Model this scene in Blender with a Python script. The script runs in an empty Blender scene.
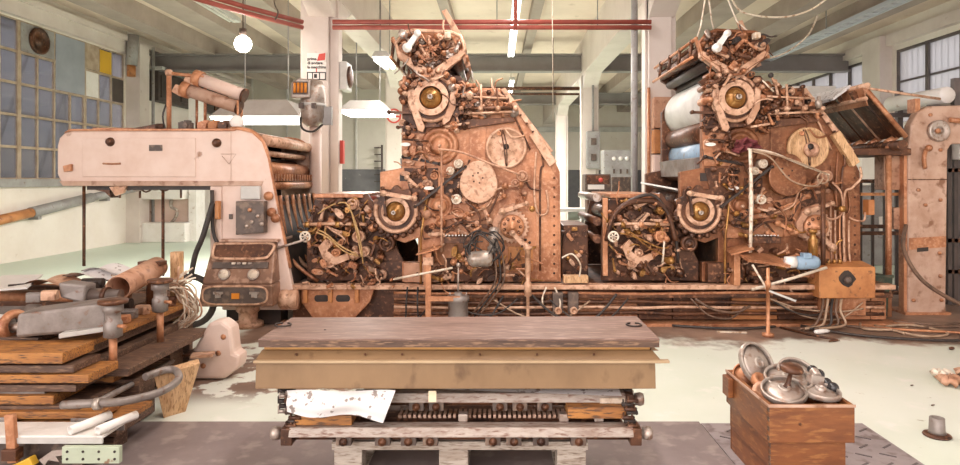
import bpy, bmesh, math, random
from mathutils import Vector as V, Matrix
R = math.radians
sc = bpy.context.scene
col = sc.collection
# ------------------------------------------------------------------ camera: eye 1.6 m above the floor, looking along +Y
F, VX, VY, EYE = 640.0, 497.0, 180.0, 1.6
cd = bpy.data.cameras.new('camera'); cam = bpy.data.objects.new('camera', cd); col.objects.link(cam)
cd.sensor_width = 36; cd.lens = F / 960 * 36
cd.shift_x = (480 - VX) / 960; cd.shift_y = (VY - 232.5) / 960
cam.location = (0, 0, EYE); cam.rotation_euler = (R(90), 0, 0); cd.clip_end = 200
sc.camera = cam

def W(x, y, D):
    return V(((x - VX) / F * D, D, EYE + (VY - y) / F * D))

# ------------------------------------------------------------------ materials
MATS = {}
def mat(name, c, c2=None, c3=None, sc1=4.0, sc2=18.0, rough=.6, metal=0.0, bump=.15, t1=(.4, .62), t2=(.52, .66), emit=0, stretch=None, alpha=None, trans=0):
    if name in MATS: return MATS[name]
    m = bpy.data.materials.new(name); m.use_nodes = True
    nt = m.node_tree; N = nt.nodes; L = nt.links
    b = N['Principled BSDF']
    b.inputs['Roughness'].default_value = rough; b.inputs['Metallic'].default_value = metal
    b.inputs['Base Color'].default_value = (*c, 1)
    if trans: b.inputs['Transmission Weight'].default_value = trans
    if emit:
        b.inputs['Emission Color'].default_value = (*c, 1); b.inputs['Emission Strength'].default_value = emit
    if c2:
        tc = N.new('ShaderNodeTexCoord'); src = tc.outputs['Object']
        if stretch:
            mp = N.new('ShaderNodeMapping'); mp.inputs['Scale'].default_value = stretch
            L.new(src, mp.inputs['Vector']); src = mp.outputs['Vector']
        n1 = N.new('ShaderNodeTexNoise'); n1.inputs['Scale'].default_value = sc1; n1.inputs['Detail'].default_value = 8
        n1.inputs['Roughness'].default_value = .65
        L.new(src, n1.inputs['Vector'])
        def ramp(fac, t):
            r = N.new('ShaderNodeMapRange'); r.inputs['From Min'].default_value = t[0]; r.inputs['From Max'].default_value = t[1]
            L.new(fac, r.inputs['Value']); return r.outputs['Result']
        mx = N.new('ShaderNodeMix'); mx.data_type = 'RGBA'
        mx.inputs['A'].default_value = (*c, 1); mx.inputs['B'].default_value = (*c2, 1)
        L.new(ramp(n1.outputs['Fac'], t1), mx.inputs['Factor'])
        out = mx.outputs['Result']
        n2 = N.new('ShaderNodeTexNoise'); n2.inputs['Scale'].default_value = sc2; n2.inputs['Detail'].default_value = 6
        L.new(src, n2.inputs['Vector'])
        if c3:
            m2 = N.new('ShaderNodeMix'); m2.data_type = 'RGBA'; m2.inputs['B'].default_value = (*c3, 1)
            L.new(out, m2.inputs['A']); L.new(ramp(n2.outputs['Fac'], t2), m2.inputs['Factor']); out = m2.outputs['Result']
        L.new(out, b.inputs['Base Color'])
        if bump:
            bp = N.new('ShaderNodeBump'); bp.inputs['Strength'].default_value = bump; bp.inputs['Distance'].default_value = .01
            L.new(n2.outputs['Fac'], bp.inputs['Height']); L.new(bp.outputs['Normal'], b.inputs['Normal'])
    MATS[name] = m
    return m

RUST = mat('rusty press iron', (.56, .25, .125), (.30, .11, .048), (.72, .41, .25), 2.4, 26, .42, .25, .15, (.44, .60), (.50, .86))
RUST_DIM = mat('browner dimmed press iron', (.30, .115, .05), (.14, .048, .02), (.44, .215, .105), 2.4, 26, .42, .3, .15, (.44, .60), (.50, .86))  # heavier rust, plus the second tower's dimmer light darkened into the colour
RUSTD = mat('dark rusty iron', (.14, .055, .026), (.045, .018, .01), (.32, .145, .075), 4, 22, .45, .25, .15, (.4, .62), (.56, .72))
RUSTL = mat('light worn iron', (.72, .46, .32), (.50, .27, .165), (.34, .17, .10), 6, 20, .5, .2)
PEACH = mat('peach primed casting', (.58, .335, .22), (.44, .215, .125), (.30, .14, .08), 3, 16, .55, .05)
BLACK = mat('black grease', (.022, .015, .013), (.05, .03, .022), None, 8, 30, .5, 0)
BRASS = mat('old brass', (.40, .19, .05), (.20, .085, .025), (.55, .31, .11), 5, 20, .28, .5)
STEEL = mat('bare steel', (.50, .43, .38), (.42, .33, .28), (.30, .19, .14), 6, 24, .38, .55)
SILVER = mat('silver cast aluminium', (.47, .41, .36), (.30, .24, .2), (.30, .2, .15), 5, 22, .35, .4)
CREAMM = mat('cream enamel', (.80, .70, .58), (.66, .54, .42), (.42, .26, .16), 5, 18, .4, 0)
PINKW = mat('pinkish white machine paint', (.78, .60, .52), (.70, .50, .41), (.34, .16, .08), 2.5, 7, .45, 0, .08, (.4, .65), (.67, .76))
PINKR = mat('worn pink machine paint', (.56, .375, .285), (.42, .245, .165), (.24, .11, .06), 3, 8, .5, 0, .1, (.4, .62), (.56, .68))
BROWNP = mat('brown console enamel', (.27, .14, .085), (.15, .072, .042), (.42, .25, .17), 3, 14, .4, .1)
ORANGEP = mat('rusty orange paint', (.56, .24, .085), (.40, .15, .05), (.18, .075, .035), 4, 13, .5, 0, .15, (.4, .62), (.6, .7))
GREY = mat('grey switchgear paint', (.36, .35, .34), (.28, .26, .25), (.2, .15, .12), 3, 14, .45, 0, .08, (.4, .6), (.62, .72))
DGREY = mat('dark grey box paint', (.12, .085, .07), (.075, .052, .042), (.22, .15, .11), 4, 14, .5)
GREYL = mat('pale grey paint', (.62, .60, .57), (.5, .48, .45), None, 3, 12, .5, 0, .05)
WOODO = mat('orange brown plank', (.47, .20, .05), (.27, .105, .032), (.10, .05, .026), 3, 12, .6, 0, .25, (.38, .6), (.54, .64), stretch=(1.2, 7, 9))
WOODD = mat('dark greasy plank', (.13, .07, .045), (.065, .035, .025), (.26, .15, .09), 3, 12, .6, 0, .25, stretch=(1.2, 7, 9))
WOODR = mat('red brown crate wood', (.23, .078, .024), (.15, .048, .017), (.31, .125, .04), 2.0, 7, .45, 0, .15, stretch=(1.6, 1.6, 7))
WOODP = mat('pale split wood', (.70, .45, .25), (.52, .29, .14), (.35, .18, .08), 4, 14, .6, 0, .25, stretch=(6, 6, 1.5))
PALLET = mat('pale pallet wood', (.52, .45, .38), (.36, .29, .23), (.22, .16, .12), 4, 16, .75, 0, .3, stretch=(1.2, 8, 8))
ZINC = mat('dull galvanised sheet', (.29, .25, .23), (.18, .145, .125), (.19, .095, .06), 4, 16, .45, .3, .1, (.4, .62), (.6, .7))
LIDM = mat('brown lid board', (.215, .125, .098), (.15, .082, .06), (.31, .20, .16), 3, 16, .5, 0, .1, stretch=(.6, 5, 5))
TANM = mat('tan painted trough', (.28, .168, .085), (.215, .125, .062), (.14, .075, .036), 2.2, 10, .45, 0, .1, (.4, .65), (.58, .72), stretch=(1, 1.6, .6))
PAPER = mat('creased white paper', (.74, .71, .70), (.66, .62, .61), (.28, .23, .21), 3, 22, .8, 0, .1, (.45, .65), (.60, .64))
WHITE = mat('white enamel', (.84, .80, .76), (.76, .71, .66), (.55, .44, .36), 3, 9, .4, 0, .05, (.45, .65), (.64, .72))
BLUE = mat('light blue paint', (.30, .42, .55), (.22, .32, .44), (.24, .18, .14), 4, 16, .4, 0, .08, (.4, .65), (.62, .7))
RUBBER = mat('black rubber', (.03, .024, .022), (.055, .04, .034), None, 10, 30, .55)
WIRE = mat('tan cable sheath', (.46, .32, .22), (.30, .19, .12), None, 8, 30, .55)
WIREB = mat('brown cable sheath', (.20, .115, .075), (.10, .06, .04), None, 8, 30, .5)
YHOSE = mat('yellowed clear hose', (.56, .36, .16), (.42, .24, .09), None, 8, 30, .35)
GREENB = mat('dark green bin', (.05, .075, .045), (.03, .04, .028), (.12, .09, .06), 4, 14, .5)
REDP = mat('red oxide pipe paint', (.42, .10, .075), (.32, .07, .05), None, 4, 16, .45)
REDS = mat('red sign paint', (.62, .08, .06), rough=.5)
INK = mat('black print', (.03, .025, .025), rough=.6)
DRAG = mat('dark red rag', (.22, .05, .055), (.12, .03, .03), None, 9, 30, .9)
YEL = mat('yellow pane', (.72, .42, .04), rough=.4)
ORLED = mat('orange indicator', (.75, .26, .03), rough=.3)
DARK = mat('dark louvre', (.06, .045, .04), (.09, .065, .055), None, 4, 16, .6)
WALLW = mat('white plaster', (.82, .75, .68), (.76, .68, .60), (.60, .50, .41), 1.2, 5, .8, 0, .05, (.4, .65), (.66, .76))
WALLG = mat('pale grey green panel', (.58, .54, .475), (.52, .48, .42), (.42, .37, .31), 1.2, 4, .6, 0, .04, (.4, .65), (.66, .78))
DADO = mat('slate dado paint', (.15, .145, .15), (.115, .11, .115), (.36, .33, .32), 1.5, 8, .5, 0, .05, (.4, .62), (.68, .74))
CEIL = mat('cream ceiling', (.80, .65, .55), (.70, .555, .465), (.54, .41, .33), .8, 3, .8, 0, .03, (.4, .66), (.64, .8))
RIB = mat('grey ceiling rib', (.43, .345, .30), (.35, .28, .24), None, 1.0, 5, .7, 0, .03)
CONC = mat('white painted concrete', (.72, .635, .585), (.64, .55, .50), (.48, .38, .32), 1.2, 6, .7, 0, .04, (.42, .66), (.68, .78))
BEAMG = mat('grey painted girder', (.27, .245, .235), (.22, .195, .185), None, 1, 6, .5)
FRAMEW = mat('rusty window putty', (.50, .39, .29), (.36, .26, .18), None, 4, 14, .6)
FRAMED = mat('dark window steel', (.10, .085, .085), (.15, .12, .11), None, 4, 14, .5)
TUBE = mat('lit fluorescent tube', (1, .97, .93), emit=7)
LITP = mat('lit lamp panel', (1, .975, .94), emit=5)
BULB = mat('lit bulb', (1, .93, .82), emit=22)

def glass(name, tint, tl):
    m = bpy.data.materials.new(name); m.use_nodes = True; nt = m.node_tree; N = nt.nodes; L = nt.links
    N.remove(N['Principled BSDF'])
    t = N.new('ShaderNodeBsdfTransparent'); t.inputs['Color'].default_value = (*tint, 1)
    d = N.new('ShaderNodeBsdfTranslucent'); d.inputs['Color'].default_value = (*tint, 1)
    g = N.new('ShaderNodeBsdfGlossy'); g.inputs['Roughness'].default_value = .06
    m1 = N.new('ShaderNodeMixShader'); m1.inputs[0].default_value = tl
    m2 = N.new('ShaderNodeMixShader'); m2.inputs[0].default_value = .12
    L.new(t.outputs[0], m1.inputs[1]); L.new(d.outputs[0], m1.inputs[2])
    L.new(m1.outputs[0], m2.inputs[1]); L.new(g.outputs[0], m2.inputs[2])
    L.new(m2.outputs[0], N['Material Output'].inputs[0])
    return m
GLASSB = glass('blue grey window glass', (.50, .515, .55), .25)
GLASSW = glass('frosted window glass', (.86, .87, .9), .5)

# ------------------------------------------------------------------ mesh builder
def basis(d):
    d = d.normalized(); up = V((0, 0, 1)) if abs(d.z) < .95 else V((1, 0, 0))
    u = d.cross(up).normalized(); return u, d.cross(u).normalized()

class MB:
    def __init__(s): s.bm = bmesh.new()
    def face(s, vs, smooth=False):
        try:
            f = s.bm.faces.new(vs); f.smooth = smooth
        except ValueError: pass
    def box(s, c, size, rx=0, ry=0, rz=0):
        c = V(c); M = Matrix.Rotation(R(rz), 3, 'Z') @ Matrix.Rotation(R(ry), 3, 'Y') @ Matrix.Rotation(R(rx), 3, 'X')
        h = V(size) / 2; vs = []
        for k in range(8):
            p = V(((1 if k & 1 else -1) * h.x, (1 if k & 2 else -1) * h.y, (1 if k & 4 else -1) * h.z))
            vs.append(s.bm.verts.new(c + M @ p))
        for q in ((0, 2, 3, 1), (4, 5, 7, 6), (0, 1, 5, 4), (2, 6, 7, 3), (0, 4, 6, 2), (1, 3, 7, 5)): s.face([vs[i] for i in q])
        return s
    def bx(s, x0, x1, y0, y1, z0, z1):
        return s.box(((x0 + x1) / 2, (y0 + y1) / 2, (z0 + z1) / 2), (abs(x1 - x0), abs(y1 - y0), abs(z1 - z0)))
    def hexa(s, p):   # 8 points: bottom 4 then top 4, both counter-clockwise from above
        vs = [s.bm.verts.new(V(q)) for q in p]
        for q in ((3, 2, 1, 0), (4, 5, 6, 7), (0, 1, 5, 4), (1, 2, 6, 5), (2, 3, 7, 6), (3, 0, 4, 7)): s.face([vs[i] for i in q])
        return s
    def lathe(s, c, axis, prof, n=20, smooth=True):   # prof: (radius, distance along axis)
        c = V(c); a = V(axis).normalized(); u, w = basis(a); rings = []
        for r, t in prof:
            if r <= 1e-6: rings.append([s.bm.verts.new(c + a * t)]); continue
            rings.append([s.bm.verts.new(c + a * t + (u * math.cos(2 * math.pi * k / n) + w * math.sin(2 * math.pi * k / n)) * r) for k in range(n)])
        for A, B in zip(rings, rings[1:]):
            for k in range(n):
                k2 = (k + 1) % n
                if len(A) == 1 and len(B) == 1: continue
                if len(A) == 1: s.face([A[0], B[k2], B[k]], smooth)
                elif len(B) == 1: s.face([A[k], A[k2], B[0]], smooth)
                else: s.face([A[k], A[k2], B[k2], B[k]], smooth)
        for Rg, fl in ((rings[0], 1), (rings[-1], 0)):
            if len(Rg) > 2: s.face(Rg[::-1] if fl else Rg)
        return s
    def cyl(s, a, b, r, r2=None, n=16, smooth=True):
        a = V(a); b = V(b); return s.lathe(a, b - a, [(r, 0), (r if r2 is None else r2, (b - a).length)], n, smooth)
    def ring(s, c, axis, ro, ri, t0, t1, n=24):
        c = V(c); a = V(axis).normalized(); u, w = basis(a); g = []
        for r, t in ((ro, t0), (ro, t1), (ri, t1), (ri, t0)):
            g.append([s.bm.verts.new(c + a * t + (u * math.cos(2 * math.pi * k / n) + w * math.sin(2 * math.pi * k / n)) * r) for k in range(n)])
        for j in range(4):
            A, B = g[j], g[(j + 1) % 4]
            for k in range(n): s.face([A[k], A[(k + 1) % n], B[(k + 1) % n], B[k]], j in (0, 2))
        return s
    def torus(s, c, axis, Rr, r, n=28, m=8, a0=0, a1=360):
        c = V(c); a = V(axis).normalized(); u, w = basis(a)
        full = a1 - a0 >= 360; k_n = n if full else n + 1
        pts = [c + (u * math.cos(R(a0 + (a1 - a0) * k / n)) + w * math.sin(R(a0 + (a1 - a0) * k / n))) * Rr for k in range(k_n)]
        return s.tube(pts, r, m, 0, closed=full)
    def tube(s, pts, r, n=7, sub=6, closed=False):
        P = [V(p) for p in pts]
        if sub and len(P) > 2:
            Q = []
            for i in range(len(P) - 1):
                p0 = P[max(i - 1, 0)]; p1 = P[i]; p2 = P[i + 1]; p3 = P[min(i + 2, len(P) - 1)]
                for k in range(sub):
                    t = k / sub
                    Q.append(.5 * ((2 * p1) + (p2 - p0) * t + (2 * p0 - 5 * p1 + 4 * p2 - p3) * t * t + (3 * p1 - p0 - 3 * p2 + p3) * t ** 3))
            Q.append(P[-1]); P = Q
        rings = []; u = None
        for i, p in enumerate(P):
            d = (P[(i + 1) % len(P)] - P[i - 1]) if closed else (P[min(i + 1, len(P) - 1)] - P[max(i - 1, 0)])
            if d.length < 1e-9: d = V((0, 0, 1))
            d.normalize()
            if u is None: u, w = basis(d)
            u = (u - d * u.dot(d))
            if u.length < 1e-6: u, w = basis(d)
            u.normalize(); w = d.cross(u)
            rings.append([s.bm.verts.new(p + (u * math.cos(2 * math.pi * k / n) + w * math.sin(2 * math.pi * k / n)) * r) for k in range(n)])
        pr = list(zip(rings, rings[1:])) + ([(rings[-1], rings[0])] if closed else [])
        for A, B in pr:
            for k in range(n): s.face([A[k], A[(k + 1) % n], B[(k + 1) % n], B[k]], True)
        if not closed: s.face(rings[0][::-1]); s.face(rings[-1])
        return s
    def prism(s, pts, y0, y1):       # outline in X,Z swept along Y
        A = [s.bm.verts.new((x, y0, z)) for x, z in pts]; B = [s.bm.verts.new((x, y1, z)) for x, z in pts]
        s.face(A); s.face(B[::-1]); n = len(pts)
        for k in range(n): s.face([A[k], B[k], B[(k + 1) % n], A[(k + 1) % n]])
        return s
    def prismx(s, pts, x0, x1):      # outline in Y,Z swept along X
        A = [s.bm.verts.new((x0, y, z)) for y, z in pts]; B = [s.bm.verts.new((x1, y, z)) for y, z in pts]
        s.face(A); s.face(B[::-1]); n = len(pts)
        for k in range(n): s.face([A[k], B[k], B[(k + 1) % n], A[(k + 1) % n]])
        return s
    def slab(s, quad, t):            # four corners, thickened along the normal
        q = [V(p) for p in quad]; nrm = (q[1] - q[0]).cross(q[3] - q[0]).normalized() * t
        return s.hexa([p for p in q] + [p + nrm for p in q])
    def ball(s, c, r, sz=1, n=14):
        return s.lathe(c, (0, 0, 1), [(r * math.sin(math.pi * k / 8), -r * sz * math.cos(math.pi * k / 8)) for k in range(9)], n)
    def sheet(s, fn, nu, nv, th=.002):
        g = [[V(fn(i / nu, j / nv)) for j in range(nv + 1)] for i in range(nu + 1)]
        for off in (0, th):
            vs = [[s.bm.verts.new(p + V((0, -off, off))) for p in row] for row in g]
            for i in range(nu):
                for j in range(nv): s.face([vs[i][j], vs[i + 1][j], vs[i + 1][j + 1], vs[i][j + 1]], True)
        return s

BASE = {}
def build(name, mb, m, parent=None, bev=0, base=None):
    me = bpy.data.meshes.new(name)
    off = BASE[parent.name] if parent else V(base or (0, 0, 0))
    bmesh.ops.recalc_face_normals(mb.bm, faces=mb.bm.faces[:])
    mb.bm.transform(Matrix.Translation(-off)); mb.bm.to_mesh(me); mb.bm.free()
    me.materials.append(m)
    o = bpy.data.objects.new(name, me); col.objects.link(o)
    if parent: o.parent = parent
    else: o.location = off
    BASE[o.name] = off
    if bev:
        b = o.modifiers.new('bevel', 'BEVEL'); b.width = bev; b.segments = 2; b.limit_method = 'ANGLE'; b.angle_limit = R(40)
    return o
def tag(o, label, cat, group=None):
    o['label'] = label; o['category'] = cat
    if group: o['group'] = group
    return o
def thing(name, loc, label, cat, group=None):
    o = bpy.data.objects.new(name, None); col.objects.link(o); o.location = loc; o.empty_display_size = .1
    BASE[o.name] = V(loc); return tag(o, label, cat, group)
def solo(name, mb, m, label, cat, group=None, bev=0, base=None):
    if base is None:
        vs = mb.bm.verts; xs = [v.co.x for v in vs]; ys = [v.co.y for v in vs]; zs = [v.co.z for v in vs]
        base = ((min(xs) + max(xs)) / 2, (min(ys) + max(ys)) / 2, min(zs))
    return tag(build(name, mb, m, None, bev, base), label, cat, group)
def struct(name, mb, m, parent=None, bev=0):
    o = build(name, mb, m, parent, bev)
    if not parent: o['kind'] = 'structure'
    return o
def copy_tree(o, parent=None):
    c = o.copy(); col.objects.link(c)
    if parent: c.parent = parent
    BASE[c.name] = BASE[o.name]
    for ch in list(o.children): copy_tree(ch, c)
    return c
def text(s, size, loc, m, parent, ex=.001):
    cu = bpy.data.curves.new('lettering', 'FONT'); cu.body = s; cu.size = size; cu.extrude = ex; cu.offset = size * .02
    t = bpy.data.objects.new('lettering_curve', cu); col.objects.link(t); bpy.context.view_layer.update()
    me = bpy.data.meshes.new_from_object(t.evaluated_get(bpy.context.evaluated_depsgraph_get())); bpy.data.objects.remove(t)
    me.transform(Matrix.Rotation(R(90), 4, 'X')); me.materials.clear(); me.materials.append(m)
    o = bpy.data.objects.new('lettering', me); col.objects.link(o)
    o.parent = parent; o.location = V(loc) - BASE[parent.name]; return o
# ------------------------------------------------------------------ the hall
XL, XR, YB, ZC = -9.45, 9.6, 32.0, 5.4
fl = struct('floor', MB().bx(-14, 14, -4, 34, -.2, 0), None)
def floor_mat():
    m = bpy.data.materials.new('mint floor paint'); m.use_nodes = True; nt = m.node_tree; N = nt.nodes; L = nt.links; b = N['Principled BSDF']
    tc = N.new('ShaderNodeTexCoord'); P = tc.outputs['Object']
    sx = N.new('ShaderNodeSeparateXYZ'); L.new(P, sx.inputs[0])
    def noise(s, d=8, r=.6):
        n = N.new('ShaderNodeTexNoise'); n.inputs['Scale'].default_value = s; n.inputs['Detail'].default_value = d; n.inputs['Roughness'].default_value = r
        L.new(P, n.inputs['Vector']); return n.outputs['Fac']
    def mth(op, a, b_=None):
        n = N.new('ShaderNodeMath'); n.operation = op; n.use_clamp = False
        for i, v in enumerate((a, b_)):
            if v is None: continue
            if isinstance(v, (int, float)): n.inputs[i].default_value = v
            else: L.new(v, n.inputs[i])
        return n.outputs[0]
    def ss(v, a, c):
        n = N.new('ShaderNodeMapRange'); n.interpolation_type = 'SMOOTHSTEP'
        n.inputs['From Min'].default_value = a; n.inputs['From Max'].default_value = c; L.new(v, n.inputs['Value']); return n.outputs[0]
    def mix(f, A, B):
        n = N.new('ShaderNodeMix'); n.data_type = 'RGBA'
        for k, v in (('A', A), ('B', B)):
            if isinstance(v, tuple): n.inputs[k].default_value = (*v, 1)
            else: L.new(v, n.inputs[k])
        L.new(f, n.inputs['Factor']); return n.outputs['Result']
    c = mix(ss(noise(.5), .38, .62), (.66, .71, .605), (.745, .77, .69))
    c = mix(ss(noise(3.0), .56, .72), c, (.80, .79, .73))
    c = mix(ss(noise(9.0), .66, .72), c, (.40, .38, .27))
    # far part of the hall keeps its fresher green
    c = mix(mth('MULTIPLY', ss(sx.outputs['Y'], 9, 12), .75), c, (.56, .68, .55))
    n1 = noise(.9); n2 = noise(3.5)
    yy = mth('ADD', sx.outputs['Y'], mth('MULTIPLY', mth('SUBTRACT', n1, .5), 1.6))
    yy = mth('ADD', yy, mth('MULTIPLY', mth('SUBTRACT', n2, .5), .7))
    oil = mth('MULTIPLY', ss(yy, 6.15, 6.45), mth('SUBTRACT', 1, ss(yy, 9.4, 9.8)))
    oil = mth('MULTIPLY', oil, ss(mth('ADD', sx.outputs['X'], mth('MULTIPLY', n1, 1.2)), -2.1, -1.9))
    pt = mth('MULTIPLY', ss(mth('ADD', mth('MULTIPLY', n1, .5), mth('MULTIPLY', n2, .5)), .47, .50), mth('MULTIPLY', ss(sx.outputs['X'], -2.75, -2.5), mth('SUBTRACT', 1, ss(sx.outputs['X'], -1.2, -.9))))
    pt = mth('MULTIPLY', pt, ss(sx.outputs['Y'], 4.5, 4.9))
    pt = mth('MULTIPLY', pt, mth('SUBTRACT', 1, ss(sx.outputs['Y'], 8.6, 9.0)))
    msk = mth('MAXIMUM', oil, pt)
    oc = mix(ss(noise(2.2), .4, .65), (.15, .075, .048), (.30, .17, .115))
    c = mix(mth('MULTIPLY', msk, .93), c, oc)
    L.new(c, b.inputs['Base Color'])
    L.new(mix(noise(4), (.30, .30, .30), (.55, .55, .55)), b.inputs['Roughness'])
    bp = N.new('ShaderNodeBump'); bp.inputs['Strength'].default_value = .08; bp.inputs['Distance'].default_value = .01
    L.new(noise(22), bp.inputs['Height']); L.new(bp.outputs[0], b.inputs['Normal'])
    return m
fl.data.materials.clear(); fl.data.materials.append(floor_mat())

struct('ground', MB().bx(-60, -14.01, -30, 60, -.4, -.25), GREYL); struct('ground', MB().bx(14.01, 60, -30, 60, -.4, -.25), GREYL)
struct('ceiling', MB().bx(-10, 10, -1.5, 33, ZC, ZC + .25), CEIL)
# left wall with its tall window opening
WY0, WY1, WZ0, WZ1 = 4.6, 16.25, 1.62, 4.78
w = MB(); w.bx(XL - .3, XL, -1, WY0, 0, ZC); w.bx(XL - .3, XL, WY1, 25, 0, ZC); w.bx(XL - .3, XL, WY0, WY1, 0, WZ0); w.bx(XL - .3, XL, WY0, WY1, WZ1, ZC)
struct('wall_left', w, WALLW)
struct('trim_1', MB().bx(XL, XL + .14, 2, 16.3, 4.8, 5.08).bx(XL, XL + .22, 2, 24, 5.08, 5.2), CONC)
struct('trim_2', MB().bx(XL, XL + .10, WY0, WY1, WZ0 - .16, WZ0), GREY)
struct('trim_3', MB().bx(XL, XL + .35, 16.3, 16.75, 0, 5.08), CONC)
fr = MB(); ys = [WY0 + (WY1 - WY0) * k / 23 for k in range(24)]
for k, y in enumerate(ys):
    t = .05 if k % 4 == 0 else .022
    fr.bx(XL - .10, XL - .03, y - t, y + t, WZ0, WZ1)
for k in range(6):
    z = WZ0 + (WZ1 - WZ0) * k / 5
    fr.bx(XL - .095, XL - .035, WY0, WY1, z - .025, z + .025)
wn = struct('window_1', fr, FRAMEW)
struct('glass', MB().bx(XL - .07, XL - .062, WY0, WY1, WZ0, WZ1), GLASSB, wn)
def pane(name, a, b, r0, r1, m, x0=.02):
    dz = (WZ1 - WZ0) / 5
    return struct(name, MB().bx(XL - x0 - .01, XL - x0, ys[a] + .03, ys[b] - .03, WZ0 + r0 * dz + .03, WZ0 + r1 * dz - .03), m, wn)
pane('yellow_pane', 21, 22, 4, 4.95, YEL)['label'] = 'yellow painted pane'
pane('board_panel', 20, 21, 4, 5, FRAMEW); pane('board_panel', 22, 23, 3, 4, DARK); pane('board_panel', 20, 21, 3, 4, WHITE)
pane('board_panel', 18, 20, 3, 5, mat('grey blue board', (.36, .38, .43), (.31, .33, .38), None, 2, 8, .35)); pane('board_panel', 20, 22, 0, .8, DARK)
fp = pane('fan_plate', 16, 18, 4, 5, GREY)
struct('wall_outdoor_added', MB().bx(-13.6, -13.4, -6, 30, -.25, 2.5), WHITE)  # added white wall outside, makes the lower window panes look lighter
c = V((XL - .02, (ys[16] + ys[18]) / 2, WZ0 + .9 * (WZ1 - WZ0)))
struct('fan_ring', MB().lathe(c, (1, 0, 0), [(.27, 0), (.27, .06), (.22, .06), (.2, .02), (.08, .02), (.07, .05), (0, .05)], 24), RUSTD, wn)
# right wall with high windows in two bays
RW = [(9.0, 15.4), (16.5, 22.5)]; RZ0, RZ1 = 2.3, 4.72
w = MB(); w.bx(XR, XR + .3, -2, 33, 0, RZ0); w.bx(XR, XR + .3, -2, 33, RZ1, ZC)
for a, b in ((-2, 9.0), (15.4, 16.5), (22.5, 33)): w.bx(XR, XR + .3, a, b, RZ0, RZ1)
struct('wall_right', w, WALLW)
struct('trim_4', MB().bx(XR - .3, XR, 15.55, 16.3, 0, 5.1), CONC)
struct('trim_5', MB().bx(XR - .16, XR, 2, 30, 4.85, 5.12), CONC)
for i, (a, b) in enumerate(RW):
    fr = MB(); n = 6
    for k in range(n + 1):
        y = a + (b - a) * k / n; fr.bx(XR + .02, XR + .12, y - .05, y + .05, RZ0, RZ1)
    for z, t in ((RZ0, .06), (3.25, .07), (RZ1, .06), (3.2 + .75, .02)): fr.bx(XR + .03, XR + .11, a, b, z - t, z + t)
    wn2 = struct('window_%d' % (i + 2), fr, FRAMED)
    struct('glass', MB().bx(XR + .07, XR + .078, a, b, RZ0, RZ1), GLASSW, wn2)
    br = MB()
    for k in range(int((b - a) / .2)): br.cyl((XR + .2, a + .1 + k * .2, RZ0), (XR + .2, a + .1 + k * .2, RZ1), .012, n=6)
    struct('security_bar', br, FRAMED, wn2)['kind'] = 'stuff'
# far wall, partition and dado
struct('wall_back', MB().bx(-10, 10, YB, YB + .2, 0, ZC), WALLW)
struct('baseboard_back', MB().bx(-10, 10, YB - .03, YB, 0, 2.1), DADO)
struct('wall_partition', MB().bx(XL, -3.9, 24, 24.15, 0, ZC), WALLG)
struct('baseboard_partition', MB().bx(XL, -3.9, 23.96, 24, 0, 2.0), DADO)
pm = MB()
for k in range(5): pm.bx(-9.2 + k * 1.3, -9.14 + k * 1.3, 23.94, 24, 2.0, ZC)
struct('trim_6', pm, GREYL)
struct('trim_7', MB().bx(-3.8, 9.5, YB - .12, YB, 4.0, 4.25), GREYL)
struct('trim_8', MB().bx(3.1, 3.35, YB - .15, YB, 0, 4.1).bx(7.2, 7.5, YB - .15, YB, 0, 4.1), GREY)
# columns and beams
for X in (-2.68, 2.52):
    for Y in (9.8, 17.3, 24.8):
        m = MB(); lx = .31 if X < 0 else .2
        m.bx(X - lx, X + (.10 if X < 0 else .16), Y, Y + .42, 0, 4.5); m.bx(X + (.10 if X < 0 else .16), X + .24, Y + .06, Y + .3, 0, 4.5); m.bx(X - lx - .04, X - lx, Y + .06, Y + .3, 0, 4.5)
        struct('column', m, CONC, bev=.015)
    b = MB(); b.bx(X - .22, X + .22, 3.5, 32, 4.42, ZC)
    for Y in (9.8, 17.3, 24.8): b.prismx([(Y - .7, 4.42), (Y - .02, 4.1), (Y + .44, 4.1), (Y + 1.1, 4.42)], X - .2, X + .2)
    struct('beam', b, CONC)
gb = MB()
for Y in (17.35, 25):
    for x0, x1 in ((XL, -2.9), (-2.46, 2.3), (2.74, XR)):
        gb.bx(x0, x1, Y, Y + .3, 4.55, 4.60).bx(x0, x1, Y + .13, Y + .17, 4.6, 4.98).bx(x0, x1, Y, Y + .3, 4.98, 5.03)
struct('beam', gb, BEAMG)
for X, wd in ((-7.9, .5), (-6.4, .62), (-4.75, .62), (-1.1, .22), (.85, .22), (4.6, .62), (6.3, .62), (7.9, .5)):
    b = MB().bx(X - wd / 2, X + wd / 2, 2, 32, 5.0 if wd > .3 else 5.2, ZC)
    struct('beam', b, RIB)
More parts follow.
